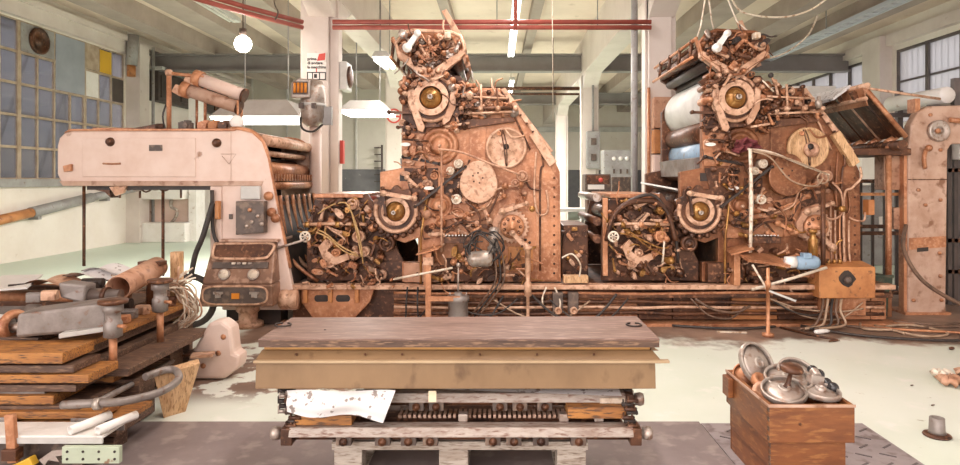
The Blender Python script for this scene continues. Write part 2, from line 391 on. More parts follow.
# ------------------------------------------------------------------ things on walls, columns and ceiling
def batten(X, Y, z, ln, label, lit=True, along='Y', grp=None):
    t = thing('ceiling_light', (X, Y, z), label, 'ceiling light', grp)
    d = V((0, ln / 2, 0)) if along == 'Y' else V((ln / 2, 0, 0)); c = V((X, Y, z))
    sz = (.16, ln, .09) if along == 'Y' else (ln, .16, .09)
    build('housing', MB().box(c + V((0, 0, .045)), sz), GREYL, t, .01)
    for s in (-1, 1):
        o = V((.045 * s, 0, -.025)) if along == 'Y' else V((0, .045 * s, -.025))
        build('tube', MB().cyl(c - d * .96 + o, c + d * .96 + o, .02, n=10), TUBE if lit else WHITE, t)
    for s in (-.7, .7): build('hanger', MB().cyl(c + d * s + V((0, 0, .09)), c + d * s + V((0, 0, max(.1, 5.4 - z))), .006, n=6), GREY, t)
    return t
batten(-5.0, 6.8, 4.62, 11.0, 'long unlit fluorescent batten hung under the ceiling beside the burning bulb', False)
batten(.33, 7.9, 4.55, 15.0, 'long fluorescent batten running back above the first press tower')
batten(.45, 20.5, 4.6, 2.6, 'short batten light hung beyond the grey cross girder')
t = thing('ceiling_light', W(385, 72, 12.0), 'glowing twin fluorescent light under the white beam above the hooded lamps', 'ceiling light')
a, b = W(374, 65, 13.4), W(398, 80, 11.2)
a = V((-2.28, 13.6, 4.05)); b = V((-2.0, 11.0, 3.72))
build('housing', MB().hexa([b + V((-.16, 0, 0)), b + V((.16, 0, 0)), a + V((.16, 0, 0)), a + V((-.16, 0, 0)), b + V((-.1, 0, .1)), b + V((.1, 0, .1)), a + V((.1, 0, .1)), a + V((-.1, 0, .1))]), GREYL, t)
for s in (-.07, .07): build('tube', MB().cyl(a + V((s, 0, -.05)), b + V((s, 0, -.05)), .05, n=10), TUBE, t)
for p in (a, b): build('hanger', MB().cyl(p + V((0, 0, .1)), V((p.x, p.y, 5.4)), .008, n=6), GREY, t)

def hood(x0, x1, ytop, ybot, D, label):
    A, B = W(x0, ybot, D), W(x1, ybot, D); zt = W(0, ytop, D).z; c = (A + B) / 2; hx = (B.x - A.x) / 2; hy = .55
    t = thing('hooded_lamp', c, label, 'hanging lamp', 'hooded lamps hung over the delivery')
    q = lambda f, z: [(c.x - hx * f, D + hy - hy * f, z), (c.x + hx * f, D + hy - hy * f, z), (c.x + hx * f, D + hy + hy * f, z), (c.x - hx * f, D + hy + hy * f, z)]
    m = MB().hexa(q(1, c.z + .05) + q(.62, zt)); build('shade', m, mat('grey hood enamel', (.33, .30, .28), (.27, .24, .22), None, 2, 9, .5), t)
    build('lit_panel', MB().hexa(q(.97, c.z) + q(.99, c.z + .045)), LITP, t)
    for sx in (-.5, .5): build('hanger', MB().cyl((c.x + sx * hx, D + hy, zt), (c.x + sx * hx, D + hy, 5.38), .01, n=6), GREY, t)
    return c, hx, hy
H1 = hood(209, 300, 98, 119, 10.4, 'wide hooded lamp hung behind the twin rollers on the delivery roof')
H2 = hood(338, 387, 99, 112, 12.6, 'small hooded lamp hung between the warning poster column and the round red sign')
p = W(243, 44, 9.2)
t = thing('pendant_bulb', p, 'bare burning bulb blazing under the ceiling above the delivery', 'light bulb')
build('bulb', MB().ball(p, .12), BULB, t)
build('socket', MB().cyl(p + V((0, 0, .11)), p + V((0, 0, .22)), .05), DGREY, t)
build('cord', MB().cyl(p + V((0, 0, .2)), (p.x, p.y, 5.4), .01, n=6), DGREY, t)
BULBP = p
# red sprinkler pipes
for i, (y, lb) in enumerate(((22, 'upper red pipe crossing the hall under the ceiling'), (27.5, 'lower red pipe crossing the hall under the ceiling'))):
    z = W(0, y, 9.55).z
    t = thing('sprinkler_pipe', (0, 9.55, z), lb, 'pipe')
    build('run', MB().cyl((-2.45, 9.55, z), (2.3, 9.55, z), .035, n=10), REDP, t)
    pts = [(-2.9, 9.55, z), (-3.5, 8.9, z + .05), (-4.2, 7.9, z + .1)]
    build('branch', MB().tube(pts, .035, 8, 0), REDP, t)
    for X in (-1.6, 0, 1.5): build('hanger', MB().cyl((X, 9.55, z + .03), (X, 9.55, 5.4), .008, n=6), GREY, t)
z = W(0, 88, 17).z
solo('sprinkler_pipe', MB().cyl((-1.6, 17.1, z), (2.2, 17.1, z), .05, n=8).cyl((-1.6, 17.1, z - .15), (2.2, 17.1, z - .15), .03, n=8).cyl((-1, 17.1, z - .15), (-1, 17.1, 5.4), .012, n=6).cyl((1.5, 17.1, z - .15), (1.5, 17.1, 5.4), .012, n=6), RUSTD, 'thin rusty twin pipe under the far grey girder', 'pipe')
z0 = W(0, 30, 9.5).z
solo('drop_pipe', MB().cyl((.275, 9.5, z0), (.275, 9.5, 5.4), .03, n=8), REDP, 'short vertical red pipe dropping from the ceiling to the twin red pipes', 'pipe')
solo('drop_pipe', MB().cyl((2.06, 9.6, 0), (2.06, 9.6, 5.0), .05, n=10), GREY, 'tall grey conduit standing beside the column between the two press towers', 'pipe')
# poster
P0 = W(307, 53, 9.78); P1 = W(326, 80, 9.78)
t = thing('warning_poster', ((P0.x + P1.x) / 2, 9.78, P1.z), 'white warning poster with black words and red shape on the column', 'poster')
build('sheet', MB().bx(P0.x, P1.x, 9.78, 9.795, P1.z, P0.z), WHITE, t)
s = (P1.x - P0.x) / 19
for k, ln in enumerate(('prima', 'di avviare', 'la macchina')): text(ln, 4.0 * s, (P0.x + .4 * s, 9.775, P0.z - (7.2 + 4.1 * k) * s), INK, t)
build('red_shape', MB().prism([(P0.x + (a) * s, P0.z - b * s) for a, b in ((10, 8), (18, 7), (18.5, 0), (12, 1))], 9.777, 9.78), REDS, t)
build('red_arrow', MB().bx(P0.x + 9 * s, P0.x + 10 * s, 9.777, 9.78, P0.z - 19.5 * s, P0.z - 15 * s), REDS, t)
fr = MB()
for a, b, c_, d in ((0, 19, 19, 20), (0, 19, 26, 27), (0, 1, 19, 27), (18, 19, 19, 27), (5, 6, 19, 27), (7, 10, 21, 25), (12, 13, 19, 27)): fr.bx(P0.x + a * s, P0.x + b * s, 9.777, 9.78, P0.z - d * s, P0.z - c_ * s)
build('diagram', fr, INK, t)
# round red sign on the far column
c = W(394, 116, 17.28)
t = thing('prohibition_sign', c, 'round white sign with red ring and bar on the far white column', 'sign')
build('disc', MB().cyl(c, c + V((0, -.01, 0)), .19, n=28), WHITE, t); build('red_ring', MB().ring(c, (0, -1, 0), .2, .155, .01, .02, 28), REDS, t)
build('red_bar', MB().box(c + V((0, -.015, 0)), (.34, .01, .05), ry=8).box(c + V((0, -.015, .1)), (.24, .01, .03)), REDS, t)
# bell box on the side of the poster column
c = W(344, 77, 10.05)
t = thing('wall_fan', c, 'white housing with dark round opening on the side of the poster column', 'fan')
build('housing', MB().bx(-2.44, -2.32, 9.88, 10.24, c.z - .22, c.z + .22), GREYL, t, .02)
build('grille', MB().lathe((-2.32, 10.06, c.z), (1, 0, 0), [(.17, -.02), (.17, .02), (.12, .04), (0, .05)], 20), RUSTD, t)
# electrical boxes on the far column
c = W(593, 150, 17.2)
t = thing('switch_box', c, 'narrow grey switch box with two dark switches on the far column', 'electrical box')
build('case', MB().bx(c.x - .18, c.x + .18, 17.1, 17.29, c.z - .5, c.z + .5), GREY, t, .02)
for dz in (.22, -.2): build('switch', MB().bx(c.x - .07, c.x + .07, 17.05, 17.1, c.z + dz - .09, c.z + dz + .09), DGREY, t)
build('conduit', MB().cyl((c.x, 17.2, c.z + .5), (c.x, 17.2, 4.4), .03, n=8), GREY, t)
a, b = W(604, 150, 15.0), W(637, 190, 15.0)
t = thing('control_cabinet', ((a.x + b.x) / 2, 15, 0), 'grey electrical cabinet with round gauges behind the press towers', 'electrical cabinet')
build('case', MB().bx(a.x, b.x, 15, 15.5, 0, a.z), GREY, t, .02)
for k in range(3): build('gauge', MB().lathe((a.x + (b.x - a.x) * (.3 + .2 * k), 15, a.z - .2), (0, -1, 0), [(.05, 0), (.05, .02), (0, .02)], 12), WHITE, t)
for k in range(3): build('switch', MB().bx(a.x + (b.x - a.x) * (.3 + .2 * k) - .02, a.x + (b.x - a.x) * (.3 + .2 * k) + .02, 14.97, 15, a.z - .55, a.z - .45), DGREY, t)
build('switch', MB().bx(a.x + .3, a.x + .36, 14.97, 15, a.z - .75, a.z - .65), DGREY, t)
a, b = W(585, 174, 11.0), W(611, 192, 11.0)
t = thing('gauge_box', ((a.x + b.x) / 2, 11, 0), 'dark open instrument box with red knob standing between the towers', 'instrument box')
build('case', MB().bx(a.x, b.x, 11, 11.4, 1.38, a.z), DGREY, t, .02); build('stand', MB().bx(a.x + .05, b.x - .05, 11.05, 11.35, 0, 1.38), RUSTD, t)
build('meter', MB().bx(a.x + .05, b.x - .12, 10.97, 11, 1.44, 1.52), WHITE, t); build('red_knob', MB().ball((b.x - .18, 10.97, 1.6), .04), REDS, t)
build('bezel', MB().bx(a.x + .03, b.x - .03, 10.985, 11, 1.53, 1.68), RUSTD, t)
# grey cabinet beside it
a, b = W(612, 177, 12.0), W(634, 190, 12.0)
solo('terminal_cabinet', MB().bx(a.x, b.x, 12, 12.4, 0, a.z), DGREY, 'low dark cabinet in front of the grey gauge cabinet', 'electrical cabinet', bev=.01)
# red wall phone strip on column
c = W(341, 155, 9.9)
solo('fire_hose_strip', MB().box((-2.41, 9.97, W(0, 152, 9.9).z), (.05, .1, .36)), REDS, 'narrow red panel on the poster column behind the delivery', 'panel')
# hook ladder rack on the partition
t = thing('wall_rack', W(384, 175, 23.9), 'dark upright rack with pegs against the pale partition wall', 'rack')
x, z0, z1 = W(384, 0, 23.9).x - .1, W(0, 182, 23.9).z, W(0, 145, 23.9).z
build('post', MB().bx(x, x + .07, 23.8, 23.88, 0, z1), DARK, t)
for k in range(6): build('peg', MB().bx(x - .25, x, 23.8, 23.86, z0 + (z1 - z0) * k / 5.5, z0 + (z1 - z0) * k / 5.5 + .04), DARK, t)
# louvred dark boxes, bracket and stand pipe on left wall beyond the window
a = 17.0
t = thing('louvre_box', (XL + .2, 18.6, 3.75), 'long dark louvred box high on the white wall beyond the windows', 'vent')
build('case', MB().bx(XL + .02, XL + .3, 17.3, 21.8, 3.75, 4.55), DARK, t, .02)
for k in range(8): build('louvre', MB().bx(XL + .3, XL + .34, 17.4 + k * .55, 17.85 + k * .55, 3.85, 4.45), RUSTD if k in (3, 6) else DARK, t)
build('shelf', MB().bx(XL, XL + .45, 17.2, 22.5, 4.58, 4.66), GREYL, t)
t = thing('vent_tube', (-9.2, 16.1, 4.2), 'grey tube with orange end hanging at the corner of the tall window', 'pipe')
build('grey_sleeve', MB().cyl((-9.2, 16.1, 4.48), (-9.15, 16.1, 5.25), .13), GREY, t); build('orange_end', MB().cyl((-9.2, 16.1, 4.2), (-9.2, 16.1, 4.5), .1), ORANGEP, t)
solo('wall_conduit', MB().cyl((-9.08, 16.9, .3), (-9.08, 16.9, 5.1), .04, n=8), GREY, 'vertical grey conduit down the white pier beyond the windows', 'pipe')
t = thing('wall_pipe', (XL + .25, 12, 1.0), 'sloping grey pipe with an orange end below the tall window', 'pipe')
a, b, c_ = V((XL + .2, 9.5, .72)), V((XL + .2, 13.0, .93)), V((XL + .2, 16.0, 1.55))
build('orange_section', MB().cyl((XL + .2, 11.6, .82), (XL + .2, 12.7, .95), .095), ORANGEP, t)
build('grey_section', MB().cyl((XL + .2, 12.7, .95), (XL + .2, 14.6, 1.2), .11).cyl((XL + .2, 14.6, 1.2), (XL + .2, 17, 1.45), .09), GREY, t)
build('bracket', MB().bx(XL, XL + .2, 12.9, 13, .8, 1.0), GREY, t); build('bracket', MB().bx(XL, XL + .2, 15.2, 15.3, 1.1, 1.3), GREY, t)
solo('window_crank', MB().bx(XL, XL + .08, 11.5, 11.75, .1, .9), GREY, 'dark narrow cover plate low on the wall under the window', 'panel')
# white enclosure with trough sink below the left wall
t = thing('wall_sink', (-8.2, 17, 0), 'white trough sink on a pink tiled wall block behind the delivery', 'sink')
build('back_block', MB().bx(-9.4, -8.15, 16.9, 17.3, 0, 1.85), PINKW, t, .01)
build('basin', MB().hexa([(-9.25, 16.4, 1.1), (-8.1, 16.4, 1.1), (-8.1, 17, 1.1), (-9.25, 17, 1.1), (-9.3, 16.3, 1.42), (-8.05, 16.3, 1.42), (-8.05, 17, 1.42), (-9.3, 17, 1.42)]), WHITE, t, .02)
build('plinth', MB().bx(-9.1, -8.0, 16.4, 16.9, 0, .5), WHITE, t, .02)
build('waste_pipe', MB().tube([(-8.5, 16.7, 1.1), (-8.5, 16.7, .9), (-8.35, 16.7, .8), (-8.4, 16.7, .6), (-8.5, 16.7, .5)], .04), SILVER, t)
build('upright', MB().bx(-8.05, -7.85, 16.7, 17.2, 0, 3.9), WHITE, t)
# far dark doors and drums at the partition
for k, (x0, x1, m, lb) in enumerate(((-7.9, -6.6, DADO, 'dark slate locker with worn white scuffs against the far partition'), (-6.5, -6.0, GREY, 'narrow grey locker standing beside the slate locker'), )):
    t = thing('locker', ((x0 + x1) / 2, 17.8 + 2 * k, 0), lb, 'locker')
    build('body', MB().bx(x0, x1, 18.2 + k, 18.8 + k, 0, 2.15), m, t, .01); build('door', MB().bx(x0 + .05, x1 - .05, 18.16 + k, 18.2 + k, .1, 2.05), m, t); build('handle', MB().bx(x1 - .2, x1 - .16, 18.12 + k, 18.16 + k, 1, 1.2), STEEL, t)
t = thing('drum', (-6.4, 21.5, 0), 'dark upright drum seen under the delivery hood', 'drum')
build('shell', MB().lathe((-6.4, 21.5, 0), (0, 0, 1), [(.28, 0), (.3, .02), (.3, .4), (.31, .42), (.3, .44), (.3, .9), (.28, .92)], 20), RUSTD, t)
build('band', MB().ring((-6.4, 21.5, .84), (0, 0, 1), .31, .29, 0, .04), BLUE, t)
# steel outside the windows, seen through them
t = thing('outdoor_truss', (-11.5, 12, 0), 'dark diagonal steel framing seen outside behind the tall window', 'steel frame')
for k in range(9):
    y = 8 + k * 1.6; build('strut', MB().cyl((-11.5, y, 1.6), (-11.5, y + 1.5, 5.2), .05, n=6), FRAMED, t)
for z in (1.6, 3.2, 5.2): build('chord', MB().cyl((-11.5, 6, z), (-11.5, 24, z), .06, n=6), FRAMED, t)
for y in (7, 12, 17, 22): build('post', MB().bx(-11.58, -11.42, y - .08, y + .08, -.25, 5.4), FRAMED, t)

ct = MB()
for k in range(70): ct.bx(7.25, 7.45, 8 + k * .3, 8.2 + k * .3, 4.86, 4.88)
ct.bx(7.2, 7.25, 7, 30, 4.84, 4.92).bx(7.45, 7.5, 7, 30, 4.84, 4.92)
t = thing('cable_tray', (7.35, 18, 4.84), 'long pale slotted cable tray running under the ceiling by the high windows', 'cable tray')
build('tray', ct, mat('pale blue grey steel', (.55, .57, .62), rough=.5), t)
for k in range(8): build('hanger', MB().cyl((7.2, 8 + k * 3, 4.9), (7.2, 8 + k * 3, 5.4), .012, n=6), GREY, t)

a, c_ = W(752, 100, 14.0), W(836, 86, 14.0)
t = thing('display_board', ((a.x + c_.x) / 2, 14, 0), 'long white board standing high behind the second tower', 'board')
build('panel', MB().bx(a.x, c_.x, 14, 14.06, a.z, c_.z), WHITE, t)
for x in (a.x + .3, c_.x - .3): build('post', MB().bx(x - .04, x + .04, 14.06, 14.14, 0, c_.z), GREY, t)
# ------------------------------------------------------------------ the presses: a front face 7.2 m away, S metres to one unit of the drawing
S = 7.2 / F
class Face:
    def __init__(s, dx=0.0, Y=7.2): s.dx, s.Y = dx, Y
    def p(s, x, y, o=0): return V(((x - VX) * S + s.dx, s.Y - o, EYE + (VY - y) * S))
    def xz(s, pts): return [(s.p(x, y).x, s.p(x, y).z) for x, y in pts]
    def lathe(s, x, y, prof, n=24): return MB().lathe(s.p(x, y), (0, -1, 0), [(r * S, t) for r, t in prof], n)
    def plate(s, pts, o0, o1): return MB().prism(s.xz(pts), s.Y - o1, s.Y - o0)
    def tube(s, pts, r, o=.05, sub=5, n=7):
        return MB().tube([s.p(q[0], q[1], q[2] if len(q) > 2 else o) for q in pts], r, n, sub)
    def bar(s, x0, y0, x1, y1, w0, o0, o1, w1=None):   # flat arm with rounded bosses at both ends
        w1 = w1 or w0; a = V((x1 - x0, y1 - y0)); n = V((-a.y, a.x)).normalized()
        m = s.plate([(x0 + n.x * w0, y0 + n.y * w0), (x1 + n.x * w1, y1 + n.y * w1), (x1 - n.x * w1, y1 - n.y * w1), (x0 - n.x * w0, y0 - n.y * w0)], o0, o1)
        m.lathe(s.p(x0, y0), (0, -1, 0), [(w0 * 1.5 * S, o0), (w0 * 1.5 * S, o1 + .012), (w0 * .7 * S, o1 + .012), (w0 * .7 * S, o1 + .025), (0, o1 + .025)], 12)
        m.lathe(s.p(x1, y1), (0, -1, 0), [(w1 * 1.5 * S, o0), (w1 * 1.5 * S, o1 + .012), (w1 * .7 * S, o1 + .012), (w1 * .7 * S, o1 + .025), (0, o1 + .025)], 12)
        return m
    def gear(s, x, y, r, o0, o1, teeth, dep=.12):
        pts = []
        for k in range(teeth * 4):
            a = 2 * math.pi * k / (teeth * 4); rr = r * (1 if k % 4 in (0, 1) else 1 - dep)
            pts.append((x + rr * math.cos(a), y + rr * math.sin(a)))
        return s.plate(pts, o0, o1)

def inpoly(x, y, P):
    c = False
    for i in range(len(P)):
        (x1, y1), (x2, y2) = P[i], P[i - 1]
        if (y1 > y) != (y2 > y) and x < (x2 - x1) * (y - y1) / (y2 - y1) + x1: c = not c
    return c

MIX = [RUST, RUST, RUST, RUSTD, RUSTL, PEACH, RUSTL]
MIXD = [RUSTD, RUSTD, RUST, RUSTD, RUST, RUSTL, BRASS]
def clutter(f, par, poly, n, o_rng, seed, mats=MIX, sz=(2.2, 5.5), kinds='rrrrlllbkppc', grid=True):
    rd = random.Random(seed)
    xs = [q[0] for q in poly]; ys_ = [q[1] for q in poly]; pts = []
    tries = 0
    while len(pts) < n and tries < 20000:       # even but irregular spread
        tries += 1
        x, y = rd.uniform(min(xs), max(xs)), rd.uniform(min(ys_), max(ys_))
        if not inpoly(x, y, poly): continue
        dmin = sz[0] * 1.35 * (1 - tries / 24000)
        if all((x - a) ** 2 + (y - b) ** 2 > dmin ** 2 for a, b in pts): pts.append((x, y))
    for x, y in pts:
        k = rd.choice(kinds); r = rd.uniform(*sz) ** 1; o = rd.uniform(*o_rng); m = rd.choice(mats); d = rd.uniform(.03, .10)
        if k == 'r':
            t = rd.choice((0, 1, 2))
            if t == 0: prof = [(r, -.1), (r, o), (r * .8, o + .02), (r * .75, o + .02), (r * .6, o), (r * .35, o), (r * .35, o + d), (r * .2, o + d + .01), (0, o + d + .01)]
            elif t == 1: prof = [(r * .9, -.1), (r * .9, o - .02), (r * .7, o - .02), (r * .7, o + d * .6), (r * .45, o + d * .6), (r * .4, o + d), (0, o + d)]
            else: prof = [(r, -.1), (r, o), (r * .7, o + .012), (r * .7, o - .01), (r * .3, o - .01), (r * .25, o + .03), (0, o + .03)]
            mb = f.lathe(x, y, prof, 16); nm = 'roller_end'
        elif k == 'l':
            a = rd.uniform(0, 6.28); ln = r * rd.uniform(2.2, 4.2)
            for tr in range(12):
                if all(inpoly(x + sg * math.cos(a) * ln / 2, y + sg * math.sin(a) * ln / 2, poly) for sg in (-1, 1)): break
                a = rd.uniform(0, 6.28); ln = max(ln * .88, r * 1.3)
            mb = f.bar(x - math.cos(a) * ln / 2, y - math.sin(a) * ln / 2, x + math.cos(a) * ln / 2, y + math.sin(a) * ln / 2, r * .38, o, o + .03, r * .26); nm = 'lever'
        elif k == 'b':
            a0 = rd.uniform(0, 6.28); q = []
            el = rd.uniform(1.2, 1.9); sq = rd.choice((.55, .8, 1)); ca_, sa_ = math.cos(a0), math.sin(a0)
            for j in range(14):
                a = j * 6.2832 / 14; ux = math.copysign(abs(math.cos(a)) ** sq, math.cos(a)) * r * el * .8; uy = math.copysign(abs(math.sin(a)) ** sq, math.sin(a)) * r * .62; q.append((x + ux * ca_ - uy * sa_, y + ux * sa_ + uy * ca_))
            mb = f.plate(q, -.08, o + .01); nm = 'bracket'
            for j in (0, 7): mb.lathe(f.p((q[j][0] + x) / 2, (q[j][1] + y) / 2), (0, -1, 0), [(r * .2 * S, o), (r * .2 * S, o + .03), (0, o + .03)], 6)
        elif k == 'k':
            mb = f.lathe(x, y, [(r * .35, -.05), (r * .35, o), (r * .6, o), (r * .6, o + .03), (r * .3, o + .03), (r * .3, o + .06), (0, o + .06)], 6); nm = 'bolt'
        elif k == 'p':
            q = [(x, y, o)]; a = rd.uniform(0, 6.28)
            for j in range(3):
                a += rd.uniform(-1, 1); q.append((q[-1][0] + math.cos(a) * r * 1.6, q[-1][1] + math.sin(a) * r * 1.6, o + rd.uniform(-.02, .05)))
            mb = f.tube(q, rd.uniform(.006, .013), sub=4, n=6); nm = 'pipe'
        else:
            mb = MB().box(f.p(x, y, o - .02), (r * 1.7 * S, .1, r * 1.1 * S), ry=rd.uniform(-60, 60)); nm = 'clamp_block'
            mb.lathe(f.p(x, y), (0, -1, 0), [(r * .3 * S, o), (r * .3 * S, o + .05), (0, o + .05)], 8)
        build(nm, mb, m, par, bev=.004 if nm in ('bracket', 'clamp_block') else 0)

def tower(dx, second):
    f = Face(dx); rd = random.Random(5 + second); DEP = 1.75
    lab = 'rusty printing press tower with a red rag and blue motor on its face' if second else 'rusty printing press tower with a coil of black cables under a silver motor'
    T = thing('printing_tower', f.p(480, 282), lab, 'printing press', 'printing press towers')
    T.location = V((f.p(480, 0).x, 7.2, .45)); BASE[T.name] = V(T.location)
    M1 = RUST_DIM if second else RUST
    out = [(402, 282), (402, 262), (418, 262), (418, 238), (405, 243), (390, 238), (380, 228), (380, 172), (402, 168), (402, 96), (412, 84), (450, 80), (468, 88), (500, 88), (551, 153), (560, 172), (561, 282)]
    side = build('side_plate', f.plate(out, -.09, 0), M1, T, .008)
    far = [(403, 282), (403, 240), (382, 226), (382, 172), (402, 168), (402, 96), (412, 84), (450, 80), (468, 88), (500, 88), (551, 153), (560, 172), (561, 282)]
    build('side_plate', f.plate(far, -DEP - .09, -DEP), RUSTD, T, .008)
    build('inner_drum', f.plate([(420, 280), (420, 130), (440, 110), (490, 110), (540, 165), (545, 280)], -DEP + .1, -.15), RUSTD, T)
    for x, y, r, m, nm in ((435, 99, 30, GREYL, 'white_cylinder'), (418, 130, 12, RUSTD, 'roller'), (430, 152, 20, BLUE if second else RUSTD, 'blanket_cylinder'), (412, 172, 9, RUSTD, 'roller'), (400, 205, 16, RUSTD, 'roller'), (480, 108, 14, RUSTD, 'roller')):
        build(nm, MB().cyl(f.p(x, y, -.1), f.p(x, y, -DEP), r * S, n=32), m, T)
    build('guard', MB().prism(f.xz([(398, 158), (408, 156), (410, 176), (400, 176)]), 7.35, 8.9), ZINC, T)
    # plate edge trim, rows of bolts
    build('edge_strip', f.plate([(500, 90), (505, 88), (553, 151), (549, 154)], 0, .03), RUSTL, T, .004)
    for k in range(11): build('bolt', f.lathe(554, 178 + k * 9.5, [(1.3, 0), (1.3, .02), (0, .025)], 6), RUSTD, T)
    for k in range(7): build('bolt', f.lathe(508 + k * 6.2, 99 + k * 8.2, [(1.1, 0), (1.1, .05), (0, .055)], 6), RUSTD, T)
    for k in range(6): build('hole', f.lathe(rd.uniform(470, 545), rd.uniform(120, 250), [(1.4, 0), (1.4, .004), (0, .004)], 12), BLACK, T)
    build('cover_bar', f.plate([(529, 136), (536, 131), (556, 162), (549, 167)], 0, .09), RUSTL if not second else WOODP, T, .006)
    # upper cylinder bearing with lobed housing
    g = build('bearing_housing', f.plate([(432 + (26 + 2.5 * math.sin(a * 9)) * math.cos(a), 99 + (26 + 2.5 * math.sin(a * 9)) * math.sin(a)) for a in [2 * math.pi * k / 72 for k in range(72)]], 0, .06), RUSTD, T, .006)
    build('split_ring', MB().torus(f.p(432, 99, .07), (0, 1, 0), 22.5 * S, .022, 40, 8, 30, 330), RUSTL, g)
    build('bearing_ring', MB().ring(f.p(432, 99), (0, -1, 0), 17.5 * S, 11.5 * S, .05, .14, 32), RUSTL, g)
    build('dome', f.lathe(432, 99, [(11, .02), (11, .08), (9.5, .13), (6, .16), (4, .165), (4, .2), (3, .2), (3, .18), (0, .18)], 28), BRASS, g)
    build('shaft_end', f.lathe(432, 99, [(2.6, .17), (2.6, .23), (1.2, .23), (1.2, .2), (0, .2)], 14), STEEL, g)
    build('yoke', f.plate([(409, 88), (414, 84), (417, 98), (420, 112), (426, 128), (424, 133), (419, 131), (414, 116), (409, 103)], .06, .12), RUSTL, g, .006)
    build('yoke', f.plate([(452, 86), (457, 92), (456, 110), (450, 122), (444, 126), (443, 121), (449, 108)], .06, .11), RUSTL, g, .006)
    for k in range(9):
        a = -2.9 + k * .32; build('cam_follower', f.lathe(432 + 27 * math.cos(a), 97 + 25 * math.sin(a), [(3.2, 0), (3.2, .12), (2, .14), (2, .17), (0, .17)], 12), rd.choice((RUST, RUSTD, RUSTL)), g)
    # arms reaching left of the plate
    build('arm', f.bar(390, 113, 434, 114, 1.3, .05, .09, 1), RUSTD, T); build('arm', f.bar(399, 128, 442, 126, 1.2, .05, .09), RUSTD, T)
    build('arm', f.bar(404, 157, 440, 164, 1.3, .02, .05), BLACK, T); build('arm', f.bar(386, 193, 416, 198, 2.0, .13, .17), RUSTL, T)
    build('arm', f.bar(385, 188, 388, 214, 1.2, .13, .17), RUSTD, T); build('arm', f.bar(417, 206, 466, 167, 1.1, .12, .16), BLACK, T)
    # flat circles on the plate
    for x, y, r, r2 in ((440, 146, 19, 9), (440, 206, 13, 7), (497, 100, 6, 3), (457, 215, 8, 4)):
        o = build('bearing_cap', f.lathe(x, y, [(r, 0), (r, .03), (r * .9, .04), (r * .72, .04), (r * .7, .025), (r2, .025), (r2, .055), (r2 * .5, .06), (0, .06)], 30), M1, T)
        build('centre_bolt', f.lathe(x, y, [(1.8, .05), (1.8, .09), (0, .09)], 6), RUSTL, o)
    d = build('flywheel', f.lathe(506, 148, [(20.5, 0), (20.5, .06), (19.5, .07), (18, .07), (17.6, .055), (7, .055), (6.5, .065), (0, .065)], 40), WOODP if second else RUSTL, T)
    if second: build('hub', f.lathe(508, 150, [(7.5, .05), (7.5, .1), (5, .11), (3.4, .11), (3.4, .07), (0, .07)], 20), PEACH, d)
    build('hole', f.lathe(506, 147, [(3, .06), (3, .113 if second else .072), (0, .113 if second else .072)], 16), BLACK, d)
    build('hole', f.lathe(499, 134, [(2.2, .05), (2.2, .08), (1.3, .08), (1.3, .074), (0, .074)], 14), RUST, d)
    for k in range(2): build('spoke_line', f.tube([(500 + 2 * k, 130, .075), (503 + k * 3, 142, .075), (506 + k, 166, .075)], .006, sub=3), RUSTD, d)
    cx, cy = (479, 182) if not second else (482, 175)
    cov = build('round_cover', f.plate([(cx + (18.5 + .8 * math.sin(3 * a)) * math.cos(a) , cy + 21 * math.sin(a)) for a in [2 * math.pi * k / 48 for k in range(48)]], .1, .15), RUSTL if not second else RUST_DIM, T, .012)
    for a in (0, 1.2, 2.4, 3.6, 4.8): build('hole', f.lathe(cx - 1 + 5 * math.cos(a), cy - 4 + 5 * math.sin(a), [(.9, .15), (.9, .153), (0, .153)], 10), RUSTD, cov)
    build('cover_stem', f.lathe(cx, cy, [(9, 0), (9, .1)], 16), RUSTD, cov)
    for x, y, r in ((459, 164, 4.6), (451, 171, 4.2), (457, 199, 5), (465, 200, 3), (522, 176, 5.5), (515, 183, 4)):
        build('pulley', f.lathe(x, y, [(r, 0), (r, .12), (r * .78, .13), (r * .74, .11), (r * .5, .11), (r * .45, .14), (r * .2, .14), (0, .145)], 18), CREAMM if x < 460 else PEACH, T)
    # lower bearing with lobed ring
    g = build('bearing_housing', f.plate([(397 + (23 + 2.0 * math.sin(a * 11)) * math.cos(a), 211 + (24 + 2.0 * math.sin(a * 11)) * math.sin(a)) for a in [2 * math.pi * k / 88 for k in range(88)]], 0, .07), RUSTD, T, .006)
    build('split_ring', MB().torus(f.p(397, 211, .08), (0, 1, 0), 20 * S, .026, 40, 8, -20, 200), RUSTL, g)
    build('bearing_ring', MB().ring(f.p(397, 211), (0, -1, 0), 14 * S, 10 * S, .06, .12, 28), RUSTL, g)
    build('dome', f.lathe(397, 211, [(10, .04), (10, .08), (8.5, .12), (5, .145), (3, .145), (3, .175), (0, .175)], 26), BRASS, g)
    build('shaft_end', f.lathe(396, 212, [(2.2, .15), (2.2, .2), (1, .2), (1, .18), (0, .18)], 14), STEEL, g)
    for k in range(9): 
        a = .25 + k * .33; build('cam_follower', f.lathe(397 + 23.5 * math.cos(a), 212 + 24 * math.sin(a), [(2.6, 0), (2.6, .11), (1.4, .12), (0, .12)], 10), RUSTD, g)
    # lower ring gear on the far side of the face
    g = build('ring_gear', f.gear(512, 226, 17, .0, .07, 24), RUSTL, T, .004)
    build('hub', f.lathe(512, 226, [(12, .06), (12, .1), (9, .11), (5, .1), (4, .14), (2, .14), (2, .17), (0, .17)], 24), RUST, g)
    for k in range(9):
        a = k * .698; build('hole', f.lathe(512 + 8.3 * math.cos(a), 226 + 8.3 * math.sin(a), [(1.7, .1), (1.7, .115), (1, .115), (1, .108), (0, .108)], 10), RUSTD, g)
